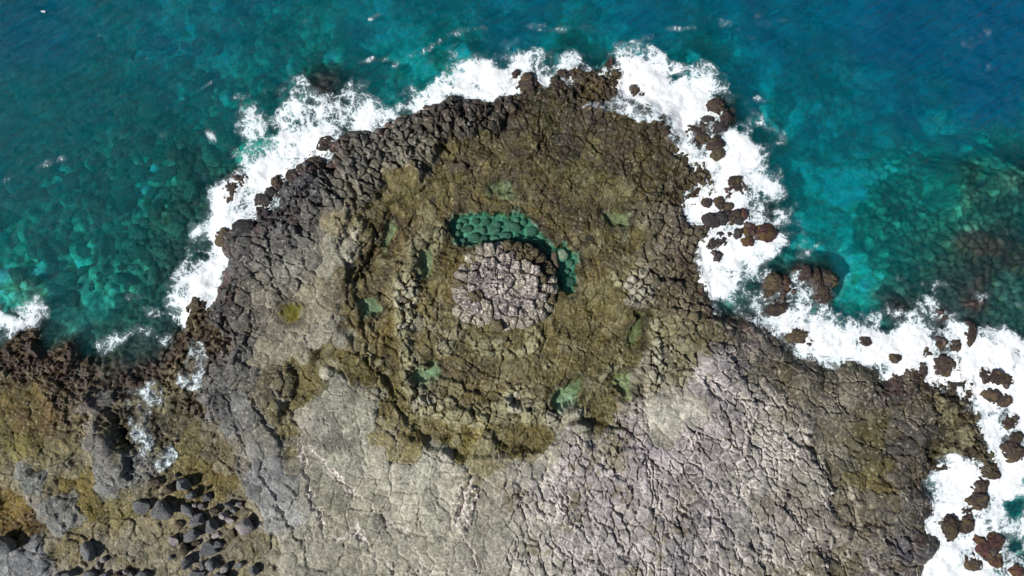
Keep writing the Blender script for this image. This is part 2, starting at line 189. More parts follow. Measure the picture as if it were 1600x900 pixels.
DEPTHS = [(50, 50, 6.5), (250, 60, 5.5), (130, 200, 4.0), (20, 200, 4.6), (60, 330, 3.4), (250, 110, 4.2), (330, 150, 3.6), (200, 260, 2.9), (100, 380, 2.6), (170, 340, 2.6), (260, 320, 1.0), (230, 370, 1.1), (290, 250, 1.3), (280, 400, .7), (300, 320, 1.2), (160, 440, 1.9), (60, 430, 2.4), (210, 500, .9), (120, 510, 1.5), (220, 550, .5), (20, 470, .8), (165, 575, .3),
 (350, 220, 2.4), (340, 60, 5.0), (450, 80, 4.2), (600, 50, 5.5), (600, 110, 3.6), (505, 130, .5), (800, 30, 6.2), (1000, 30, 7.0), (1000, 70, 5.0), (1200, 60, 6.8), (1400, 60, 8.6), (1580, 40, 11), (1560, 160, 9), (1400, 150, 6.5), (1280, 180, 5.2), (1180, 140, 5.2), (1500, 220, 5.5), (1280, 270, 4.2), (1260, 360, 3.4), (1340, 300, 4.0), (1330, 400, 3.3), (1340, 460, 2.6), (1300, 440, 3.0), (1380, 380, 2.3),
 (1420, 330, 2.0), (1430, 400, 1.4), (1480, 330, 1.5), (1460, 280, 2.8), (1520, 290, .9), (1590, 270, .8), (1560, 240, 2.5), (1550, 340, 1.1), (1570, 400, .45), (1530, 370, .5), (1540, 440, .5), (1500, 420, .7), (1420, 480, .6), (1600, 470, .9), (1480, 500, .7), (1590, 600, 1.2), (1590, 780, 2.0), (1600, 860, 1.8), (1530, 540, .8), (1180, 200, 2.0), (1230, 420, 1.2), (1190, 340, .7), (1210, 460, .7),
 (1700, 200, 8), (1700, 400, 2), (1700, 600, 3), (1700, 900, 4), (-100, 100, 7), (-100, 300, 4.5), (-100, 480, 2), (400, -80, 8), (800, -80, 9), (1200, -80, 10), (430, 180, 1.5), (340, 300, 1.0), (700, 110, 2.2), (900, 85, 2.2), (1080, 120, 2.0)]
cps = [t.split() for t in CP.replace('\n', '').split(',') if t.strip()]
cpx = np.array([float(t[0]) for t in cps], np.float32); cpy = np.array([float(t[1]) for t in cps], np.float32)
cpc = np.array([lin([float(t[2]), float(t[3]), float(t[4])]) for t in cps], np.float32)
cpk = np.array([CLS[t[5]] for t in cps], np.float32)
cpw = np.array([t[5] in 'UKA' for t in cps])

def shepard(X, Y, px_, py_, V, p=2.6, eps=60.0, wgt=None):
    out_ = np.zeros(X.shape + (V.shape[1],), np.float32); tot = np.zeros(X.shape, np.float32)
    for i in range(len(px_)):
        d2 = (X - px_[i]) ** 2 + (Y - py_[i]) ** 2 + eps
        ww = d2 ** (-p)
        tot += ww
        for k in range(V.shape[1]): out_[..., k] += ww * V[i, k]
    return out_ / tot[..., None]

sdC = poly_sd(COAST, CXg, CYg)
# warped position for patchy borders
wx = CXg + fbm(CXg, CYg, 60, 5, 11) * 34; wy = CYg + fbm(CXg, CYg, 60, 5, 23) * 34
land_i = ~cpw
wx2 = wx + fbm(CXg, CYg, 18, 3, 12) * 12; wy2 = wy + fbm(CXg, CYg, 18, 3, 24) * 12
fl = shepard(wx2 / 10, wy2 / 10, cpx[land_i] / 10, cpy[land_i] / 10, np.concatenate([cpc, cpk], 1)[land_i], p=4.2, eps=.3)
fle = shepard(wx / 10, wy / 10, cpx[land_i] / 10, cpy[land_i] / 10, cpk[land_i][:, 9:10], eps=.3)
fl[..., 12] = fl[..., 12] * .45 + fle[..., 0] * .55
fs = shepard(wx / 10, wy / 10, cpx[cpw] / 10, cpy[cpw] / 10, np.concatenate([cpc, cpk], 1)[cpw], eps=.3)
dps = np.array(DEPTHS, np.float32)
dep = shepard(wx / 10, wy / 10, dps[:, 0] / 10, dps[:, 1] / 10, dps[:, 2:3], p=1.6, eps=2.0)[..., 0]
sdF = poly_sd(FOAM, CXg + fbm(CXg, CYg, 30, 4, 91) * 16, CYg + fbm(CXg, CYg, 30, 4, 97) * 16)

SD = up(sdC) + fbm(PX, PY, 14, 4, 5) * 5
WXf = up(wx); WYf = up(wy)
lm = sst(-6, 4, SD)
LC = [up(fl[..., k]) for k in range(13)]; SC = [up(fs[..., k]) for k in range(13)]
F = [SC[k] * (1 - lm) + LC[k] * lm for k in range(13)]
colr, colg, colb = F[0], F[1], F[2]
K_size, K_str, K_rnd, K_tilt, K_dome, K_crk, K_salt, K_rgh, K_wet, K_elev = F[3:]
DEP = up(dep)
FD = up(sdF)

# ------------------------------------------------------------------ base relief
prof = 1 - np.exp(-np.maximum(SD, 0) / 15.0)
elev = LC[12]
H = 0.06 + (elev - 0.06) * prof
slope = np.clip(-SD / 42.0, 0, 1); slope = slope * (2 - slope)
H = np.where(SD < 0, 0.06 - (DEP + 0.06) * slope, H)
H += fbm(PX, PY, 110, 4, 41) * 0.22 * sst(5, 60, SD)
tf = fbm(PX, PY, 62, 6, 43, .58); ledge = np.zeros(PX.shape, np.float32)
for tl in (-.32, -.16, -.02, .12, .28): ledge += sst(-.012, .012, tf - tl)
damp = sst(.25, .5, K_wet)
H += (ledge - 2.5) * (.03 + .035 * damp) * sst(2, 25, SD)
tf2 = fbm(PX, PY, 26, 5, 47, .6); ledge2 = sst(-.02, .02, tf2 - .12) - sst(-.02, .02, -.2 - tf2)
H += ledge2 * (.015 + .04 * damp) * sst(2, 25, SD)
# concentric ledges round the mound
rr_ = np.hypot((PX - 785) / 1.04, (PY - 470) / .98) + fbm(PX, PY, 70, 4, 51) * 34 + fbm(PX, PY, 14, 3, 53) * 7
an_ = np.arctan2(PY - 470, PX - 785)
ring_dark = np.zeros(PX.shape, np.float32)
for r0, dh, ph, sp_ in ((112, .16, 2.6, .9), (128, -.14, 2.4, 1.2), (152, .22, 2.5, 1.1), (166, -.20, 2.3, 1.3), (190, .20, 2.4, 1.25), (206, -.16, 2.6, 1.5), (228, .16, 1.9, 1.5), (140, -.12, -.6, 1.0), (178, .14, -.5, 1.1), (214, .12, .2, .9)):
    gate = sst(-.35, .25, np.cos(an_ - ph) - math.cos(sp_ * 1.25) + .5 * fbm(PX, PY, 60, 2, int(60 + r0)))
    H += dh * (sst(-2.2, 2.2, rr_ - r0) - .5) * gate * np.exp(-np.abs(rr_ - r0) / 26)
    ring_dark = np.maximum(ring_dark, np.exp(-((rr_ - r0) / 3.0) ** 2) * gate)
H -= ring_dark * .07
def dome(pts, dh, soft, warp=8, pad=40):
    global H
    s = poly_sd(pts, PX + NW1 * warp, PY + NW2 * warp, pad)
    m = sst(-soft, soft, s); H += dh * m
    return m
NW1 = fbm(PX, PY, 22, 4, 301); NW2 = fbm(PX, PY, 22, 4, 302)
RAISE = [([(545, 330), (560, 322), (600, 318), (680, 282), (760, 262), (860, 262), (960, 280), (1010, 330), (1010, 420), (985, 480), (1000, 560), (985, 620), (950, 665), (890, 660), (850, 700), (790, 712), (715, 712), (672, 700), (635, 655), (600, 600), (572, 545), (562, 480), (552, 440), (532, 395)], -.38, 4),
 ([(582, 345), (610, 320), (625, 345), (618, 395), (596, 400), (578, 430), (560, 400), (566, 365)], -.22, 3), ([(615, 430), (645, 400), (655, 450), (645, 500), (640, 560), (625, 560), (618, 500)], .28, 5), ([(640, 520), (660, 600), (640, 640), (662, 650), (690, 680), (660, 640), (630, 590)], -.15, 5),
 ([(628, 555), (645, 560), (640, 600), (700, 640), (790, 625), (830, 640), (860, 620), (880, 650), (840, 670), (790, 660), (760, 665), (700, 665), (650, 640), (625, 600)], .30, 6), ([(650, 420), (690, 400), (705, 470), (710, 500), (760, 525), (850, 510), (880, 480), (900, 500), (860, 560), (780, 580), (700, 570), (665, 530), (650, 470)], .10, 8),
 ([(672, 500), (712, 498), (760, 520), (815, 520), (810, 555), (760, 565), (700, 560), (668, 540)], .14, 5),
 ([(980, 420), (1010, 430), (1020, 470), (990, 470), (970, 440)], .18, 5), ([(1015, 500), (1035, 500), (1030, 600), (1010, 600)], .22, 5), ([(640, 370), (655, 365), (700, 340), (690, 400), (650, 440), (640, 400)], .12, 5),
 ([(330, 500), (345, 470), (352, 500), (350, 600), (335, 640), (322, 580)], .15, 4), ([(1095, 565), (1125, 530), (1150, 570), (1180, 640), (1160, 720), (1090, 720), (1060, 660), (1085, 610)], .22, 5), ([(395, 470), (400, 440), (470, 430), (520, 470), (530, 530), (480, 560), (430, 560), (398, 530)], .08, 4),
 ([(110, 640), (140, 615), (170, 640), (190, 690), (208, 740), (190, 745), (150, 700), (115, 690)], .35, 4), ([(30, 740), (60, 735), (85, 760), (90, 790), (125, 830), (95, 835), (60, 800), (35, 790)], .12, 4), ([(0, 540), (50, 520), (60, 560), (108, 545), (118, 600), (60, 600), (0, 590)], .25, 6), ([(200, 770), (235, 765), (245, 795), (215, 800)], .12, 3),
 ([(1440, 650), (1500, 660), (1530, 700), (1500, 730), (1450, 720)], -.25, 8), ([(300, 722), (350, 725), (365, 770), (350, 795), (320, 780), (285, 750)], -.15, 5), ([(0, 770), (40, 765), (60, 820), (0, 835)], -.15, 4), ([(1350, 830), (1400, 815), (1420, 850), (1478, 840), (1460, 890), (1420, 920), (1350, 900)], .16, 5),
 ([(300, 468), (318, 470), (322, 500), (310, 540), (290, 545), (284, 510)], .3, 4)]
crest = np.zeros(PX.shape, np.float32)
for kk, (pts, dh, soft) in enumerate(RAISE):
    m_ = dome(pts, dh, soft)
    if kk in (2, 4, 7, 8, 9): crest = np.maximum(crest, m_)
# pale broken band of rounded blocks along the lower ring
for pts, wd in (([(640, 420), (632, 470), (636, 520), (640, 560), (652, 620), (672, 650)], 15), ([(650, 560), (665, 590), (690, 622), (735, 640), (780, 636), (820, 612), (850, 640), (880, 655), (905, 640)], 13), ([(560, 350), (548, 375), (540, 400)], 12), ([(860, 570), (900, 590), (940, 600), (970, 560)], 13), ([(560, 560), (575, 545), (590, 570)], 8), ([(690, 535), (740, 548), (800, 545), (840, 530)], 18), ([(965, 440), (985, 460), (1010, 475)], 13)):
    sl_, d, side, tt = line_sd(pts, PX + NW1 * 14, PY + NW2 * 14, 60)
    g_ = sst(wd, wd * .4, d) * sst(-.35, .0, fbm(PX[sl_], PY[sl_], 22, 3, 57)); crest[sl_] = np.maximum(crest[sl_], g_); H[sl_] += .10 * g_
# tide pools: polygon, depth, water tint, bed colour, label
POOLS = [
 ('large', [(703, 345), (712, 337), (740, 331), (780, 329), (815, 334), (835, 347), (850, 365), (857, 378), (870, 385), (885, 383), (900, 393), (907, 410), (904, 435), (897, 455), (888, 459), (875, 447), (868, 430), (860, 408), (846, 390), (825, 381), (800, 378), (770, 378), (745, 378), (722, 386), (710, 376), (702, 360)], .75, (104, 140, 124), 'deep teal crescent pool curving round the top and right of the pale central mound'),
 ('small', [(560, 472), (566, 464), (580, 463), (590, 472), (592, 486), (580, 493), (566, 489)], .42, (128, 150, 126), 'small round teal pool beside the left edge of the sunken basin'),
 ('small', [(600, 345), (608, 341), (616, 352), (612, 375), (602, 390), (595, 382), (597, 360)], .34, (126, 144, 112), 'narrow upright teal pool in the upper left of the basin'),
 ('small', [(654, 390), (668, 386), (680, 400), (676, 425), (662, 434), (652, 418)], .30, (124, 140, 110), 'faint mottled teal pool just left of the central mound'),
 ('small', [(638, 590), (650, 578), (668, 574), (674, 560), (684, 574), (692, 582), (682, 592), (662, 600), (645, 600)], .46, (128, 150, 126), 'angular teal pool at the lower left of the basin, below the pale ring of rock'),
 ('small', [(905, 594), (912, 603), (888, 636), (868, 646), (860, 632), (866, 614), (885, 602)], .40, (126, 148, 118), 'slanting green pool at the lower right of the basin'),
 ('small', [(994, 486), (1008, 492), (1004, 520), (998, 546), (986, 538), (984, 520), (992, 505)], .26, (116, 128, 84), 'olive green pool with a tall narrow outline on the right of the basin'),
 ('small', [(444, 482), (450, 475), (462, 474), (472, 480), (473, 492), (466, 502), (452, 503), (444, 496)], .18, (104, 94, 30), 'round olive brown pool like a coin on the pale slabs at left'),
 ('small', [(942, 328), (965, 324), (984, 335), (982, 352), (962, 356), (950, 342)], .26, (122, 134, 104), 'shallow milky green pool to the upper right of the large pool'),
 ('small', [(766, 292), (784, 283), (802, 290), (800, 303), (782, 300), (768, 304)], .28, (112, 128, 100), 'small dim teal pool above the large crescent pool'),
 ('small', [(962, 590), (985, 586), (996, 598), (985, 622), (968, 616)], .24, (122, 132, 90), 'faint green pool near the pale blocks at the lower right of the basin'),
]
poolm = []
n2 = fbm(PX, PY, 28, 5, 85, .6); rn2p = fbm(PX, PY, 6, 2, 87)
for kind, pts, dp, bc, lab in POOLS:
    wk = 2 if bc[2] < 40 else 6
    s = poly_sd(pts, PX + NW1 * wk, PY + NW2 * wk, 30)
    near = (s > -14) & (s < -5)
    lvl = float(np.percentile(H[near], 12)) - 0.03
    m = sst(-2.0, 4.5, s + fbm(PX, PY, 9, 3, 293) * 5)
    H = H * (1 - m) + (lvl - dp * (1 + .35 * n2 + .12 * rn2p)) * m + (-0.06) * sst(-14, -2, s) * (1 - m)
    poolm.append((lvl, s, m, bc))

# ------------------------------------------------------------------ jointed rock: growing cells round the mound
MC = (785.0, 448.0)
rs = random.Random(7)
def field_at(A, x, y):
    i = min(max(int((x - X0) / ST), 0), NX - 1); j = min(max(int((y - Y0) / ST), 0), NY - 1)
    return float(A[j, i])
seeds = []; hashg = {}
rng = np.random.RandomState(3)
cand = np.stack([rng.uniform(X0, X1, 90000), rng.uniform(Y0, Y1, 90000)], 1)
for x, y in cand:
    s = field_at(K_size, x, y)
    hx, hy = int(x // 24), int(y // 24); ok = True
    r0 = s * 0.80
    for a in (-1, 0, 1):
        for b in (-1, 0, 1):
            for (qx, qy, qs) in hashg.get((hx + a, hy + b), ()):
                if (qx - x) ** 2 + (qy - y) ** 2 < (r0 * 0.5 + qs * 0.4) ** 2: ok = False; break
            if not ok: break
        if not ok: break
    if ok:
        hashg.setdefault((hx, hy), []).append((x, y, s)); seeds.append((x, y, s))
def voronoi(seeds, stretchf, WX, WY, win=2.3, sd=1):
    F1 = np.full(PX.shape, 9.0, np.float32); F2 = np.full(PX.shape, 9.0, np.float32); ID = np.zeros(PX.shape, np.int32)
    DX = np.zeros(PX.shape, np.float32); DY = np.zeros(PX.shape, np.float32)
    rr = random.Random(sd)
    for k, (x, y, s) in enumerate(seeds):
        e = stretchf(x, y); rad = s * win * e * 0.62 + 7
        i0 = max(0, int((x - rad - X0) / ST)); i1 = min(NX, int((x + rad - X0) / ST) + 2)
        j0 = max(0, int((y - rad - Y0) / ST)); j1 = min(NY, int((y + rad - Y0) / ST) + 2)
        if i1 <= i0 or j1 <= j0: continue
        sl_ = (slice(j0, j1), slice(i0, i1))
        dx = WX[sl_] - x; dy = WY[sl_] - y
        th = math.atan2(y - MC[1], x - MC[0]) + rr.uniform(-.25, .25); c, sn = math.cos(th), math.sin(th)
        u = (dx * c + dy * sn) / e; v = (-dx * sn + dy * c) * (e ** .5)
        d = np.sqrt(u * u + v * v) / s
        f1 = F1[sl_]; f2 = F2[sl_]
        m1 = d < f1; m2 = (~m1) & (d < f2)
        F2[sl_] = np.where(m1, f1, np.where(m2, d, f2)); F1[sl_] = np.where(m1, d, f1)
        ID[sl_][m1] = k; DX[sl_][m1] = dx[m1]; DY[sl_][m1] = dy[m1]
    return F1, F2, ID, DX, DY
WX = PX + fbm(PX, PY, 16, 4, 61) * 7; WY = PY + fbm(PX, PY, 16, 4, 67) * 7
F1, F2, ID, DX, DY = voronoi(seeds, lambda x, y: field_at(K_str, x, y), WX, WY)
ns = len(seeds); print('cells', ns)
rn = rng.uniform(-1, 1, ns).astype(np.float32); tx = rng.uniform(-1, 1, ns).astype(np.float32); ty = rng.uniform(-1, 1, ns).astype(np.float32)
tone = rng.uniform(-1, 1, ns).astype(np.float32); crk_r = rng.uniform(.35, 1.3, ns).astype(np.float32)
szp = K_size
edge = F2 - F1                                   # about 0 at a joint
# width of a joint in units of cell size
def joints(edge, size, wpx): return 1 - sst(0, wpx, edge * size * 0.62)
pm = np.ones(PX.shape, np.float32)
for lvl, s, m, bc in poolm: pm *= (1 - m * .75)
cvis = sst(-.45, .15, fbm(PX, PY, 36, 3, 73)); J1 = joints(edge, szp, 1.9) * (.35 + .65 * cvis)
K_dome = K_dome + crest * .10; K_crk = K_crk + crest * .10
relief = K_rnd * rn[ID] + K_tilt * (tx[ID] * DX + ty[ID] * DY) / szp * 0.9 + K_dome * (1 - np.clip(F1 * 1.3, 0, 1) ** 2.2) - K_crk * J1 * crk_r[ID]
# second, finer generation of joints
seeds2 = []
hashg = {}
cand = np.stack([rng.uniform(X0, X1, 110000), rng.uniform(Y0, Y1, 110000)], 1)
sdj = SD
for x, y in cand:
    if field_at(sdj, x, y) < -90 and x < 1350: continue
    s = 5.4 + field_at(K_size, x, y) * .16
    hx, hy = int(x // 12), int(y // 12); ok = True
    for a in (-1, 0, 1):
        for b in (-1, 0, 1):
            for (qx, qy) in hashg.get((hx + a, hy + b), ()):
                if (qx - x) ** 2 + (qy - y) ** 2 < (s * .82) ** 2: ok = False; break
            if not ok: break
        if not ok: break
    if ok: hashg.setdefault((hx, hy), []).append((x, y)); seeds2.append((x, y, s))
WX2 = PX + fbm(PX, PY, 7, 3, 161) * 4; WY2 = PY + fbm(PX, PY, 7, 3, 167) * 4
G1, G2, ID2, DX2, DY2 = voronoi(seeds2, lambda x, y: 1.0, WX2, WY2, sd=2)
print('fine cells', len(seeds2))
rn2 = rng.uniform(-1, 1, len(seeds2)).astype(np.float32); tx2 = rng.uniform(-1, 1, len(seeds2)).astype(np.float32); ty2 = rng.uniform(-1, 1, len(seeds2)).astype(np.float32)
J2 = joints(G2 - G1, 6.5, 1.3)
patch2 = sst(-.25, .35, fbm(PX, PY, 45, 3, 77))
fa = (K_rnd * .34 + .010) * (0.3 + .7 * patch2)
relief += fa * rn2[ID2] + K_tilt * .30 * (0.3 + .7 * patch2) * (tx2[ID2] * DX2 + ty2[ID2] * DY2) / 6.5 - K_crk * .30 * J2 * patch2
n1 = fbm(PX, PY, 9, 4, 81, .6); n2 = fbm(PX, PY, 28, 5, 85, .6)
ridg = 1 - 2 * np.abs(fbm(PX, PY, 13, 4, 88, .6))
relief += K_rgh * (n1 * .8 + n2 * 1.2 + (ridg - .5) * np.clip(K_rgh / .17, 0, 1) * 1.3)
flats = (1 - crest) * sst(-.06, .10, fbm(PX + NW1 * 22 + NW2 * 9, PY + NW2 * 22, 46, 5, 281, .6)) * sst(.4, .6, K_wet) * sst(15, 50, SD) * sst(.55, .7, K_elev); relief *= 1 - .80 * flats
edgefade = 0.35 + .65 * sst(-30, 25, SD)
H += relief * pm * np.where(SD > -4, edgefade, 1.0)

# widest joints: big radial bundles of cells, each a little higher or lower
sdM = []; hg = {}
for x, y in np.stack([rng.uniform(X0, X1, 9000), rng.uniform(Y0, Y1, 9000)], 1):
    s = 24 + field_at(K_size, x, y) * 1.15
    if all((x - a) ** 2 + (y - b) ** 2 > (s * .8) ** 2 for a, b, _ in sdM): sdM.append((x, y, s))
WXM = PX + fbm(PX, PY, 24, 4, 261) * 13; WYM = PY + fbm(PX, PY, 24, 4, 267) * 13
M1, M2, IDM, DXM, DYM = voronoi(sdM, lambda x, y: 1.0 + (field_at(K_str, x, y) - 1) * 2.6, WXM, WYM, sd=3)
rm_ = rng.uniform(-1, 1, len(sdM)).astype(np.float32); txm = rng.uniform(-1, 1, len(sdM)).astype(np.float32); tym = rng.uniform(-1, 1, len(sdM)).astype(np.float32); tonem = rng.uniform(-1, 1, len(sdM)).astype(np.float32)
szm = 24 + K_size * 1.15
mgap = sst(-.6, .1, fbm(PX, PY, 50, 3, 271)); mgap = mgap * (SD > 0)
JM = joints(M2 - M1, szm, 2.4) * mgap
H += (K_tilt * .35 * rm_[IDM] + K_tilt * .9 * (txm[IDM] * DXM + tym[IDM] * DYM) / szm - (.03 + K_crk * 1.1) * JM) * pm * sst(-4, 20, SD) * np.where(SD > 0, 1, 0)

# long drawn cracks and ledges: points, width, depth, step (+ raises the left-hand side), salt
FISS = [([(432, 605), (448, 640), (466, 668), (473, 700), (480, 740), (490, 775), (503, 810), (512, 836)], 2.6, .30, .10, .9), ([(473, 690), (500, 712), (520, 735), (550, 765), (580, 785), (600, 805), (625, 822), (662, 836)], 2.2, .14, -.06, .8), ([(545, 818), (562, 835), (585, 862), (610, 885), (625, 900)], 2.2, .16, .05, .8), ([(512, 836), (540, 835), (562, 822), (552, 806)], 2, .1, .03, .8),
 ([(405, 710), (415, 745), (430, 780), (447, 808), (462, 830), (485, 860)], 2.6, .25, .05, .2), ([(740, 745), (728, 770), (722, 800), (715, 820), (728, 840), (740, 870), (750, 900)], 3.2, .35, -.12, .9), ([(640, 845), (655, 870), (660, 900)], 1.6, .1, 0, .5), ([(655, 870), (680, 890)], 1.6, .1, 0, .3), ([(700, 700), (690, 730), (730, 742)], 1.4, .06, 0, .5),
 ([(392, 480), (395, 510), (388, 545), (372, 570)], 3, .3, .08, 0), ([(352, 490), (360, 520), (372, 545)], 2.6, .25, .05, 0), ([(520, 340), (535, 352), (532, 372), (560, 362)], 3, .25, .1, 0), ([(545, 455), (562, 430), (575, 400), (582, 370), (578, 345)], 3.2, .35, -.16, 0), ([(380, 590), (410, 640), (440, 690), (470, 690)], 2.4, .2, .05, .1), ([(345, 600), (362, 640), (380, 690), (402, 740)], 2.4, .22, .05, .1),
 ([(1090, 560), (1098, 600), (1128, 640), (1160, 660), (1180, 700), (1200, 760), (1235, 800), (1262, 850)], 2.6, .25, .06, .4), ([(1145, 600), (1163, 640), (1160, 680), (1150, 740), (1165, 790), (1200, 860), (1215, 900)], 2.4, .22, -.05, .4), ([(1000, 690), (1020, 740), (1030, 800), (1060, 860), (1075, 900)], 2.4, .2, .05, .4), ([(980, 700), (1015, 745), (1020, 800), (1055, 850)], 2, .18, .04, .5), ([(1100, 720), (1115, 790), (1140, 840), (1160, 890)], 2.2, .2, .05, .5), ([(910, 740), (920, 800), (945, 900)], 2.2, .2, .05, .5), ([(850, 740), (890, 800), (930, 860)], 2.2, .2, .05, .4), ([(820, 760), (815, 830), (800, 880)], 2.2, .14, .05, .3), ([(1215, 600), (1250, 680), (1285, 740), (1300, 800)], 2.4, .2, .06, .2), ([(1200, 720), (1240, 790), (1275, 860), (1300, 900)], 2.4, .22, .06, .4),
 ([(1300, 870), (1315, 880), (1325, 862), (1337, 848), (1336, 800), (1325, 760), (1310, 730)], 3.0, .25, .06, .4), ([(1350, 800), (1362, 830), (1385, 850)], 2, .12, .0, .5), ([(1352, 848), (1358, 880), (1385, 905)], 2, .12, .0, .6), ([(1375, 837), (1400, 845), (1412, 862), (1430, 850)], 3, .25, .08, 0), ([(1360, 875), (1385, 880), (1405, 900)], 3, .25, .08, .2), ([(1380, 620), (1385, 655), (1375, 660)], 4, .28, .05, 0),
 ([(175, 655), (190, 690), (206, 705), (205, 735), (200, 750)], 4, .4, .15, 0), ([(170, 630), (182, 660)], 3, .25, .1, 0), ([(545, 545), (575, 560), (600, 610), (640, 660)], 3, .25, -.1, 0), ([(740, 600), (760, 590), (800, 600)], 2, .15, 0, 0), ([(855, 205), (840, 240), (800, 260)], 2.4, .18, .05, 0), ([(845, 160), (842, 200), (850, 240)], 2.4, .18, .05, .0), ([(660, 190), (700, 235), (730, 262), (800, 255)], 3, .3, .08, 0), ([(600, 200), (640, 240), (660, 270)], 3, .3, .08, 0), ([(500, 250), (520, 300), (560, 330)], 3, .3, .08, 0), ([(700, 150), (712, 200), (722, 240)], 3, .3, .08, 0), ([(470, 300), (420, 370), (430, 420)], 2.4, .25, .08, 0)]
salt_extra = np.zeros(PX.shape, np.float32)
FW1 = PX + fbm(PX, PY, 11, 3, 201) * 9; FW2 = PY + fbm(PX, PY, 11, 3, 207) * 9
for pts, wd, dp, stp, sa in FISS:
    sl_, d, side, tt = line_sd(pts, FW1, FW2, 40)
    taper = np.minimum(1, np.minimum(tt, 1 - tt) * 7 + .15)
    gap = .35 + .65 * sst(-.2, .25, fbm(PX[sl_], PY[sl_], 24, 2, 211))
    H[sl_] -= dp * 1.5 * np.exp(-(d / (wd * .8)) ** 2) * taper * gap
    H[sl_] += stp * side * np.exp(-d / 14) * taper
    salt_extra[sl_] = np.maximum(salt_extra[sl_], sa * np.exp(-((d - wd * .6) / (wd * .8)) ** 2) * taper * gap)
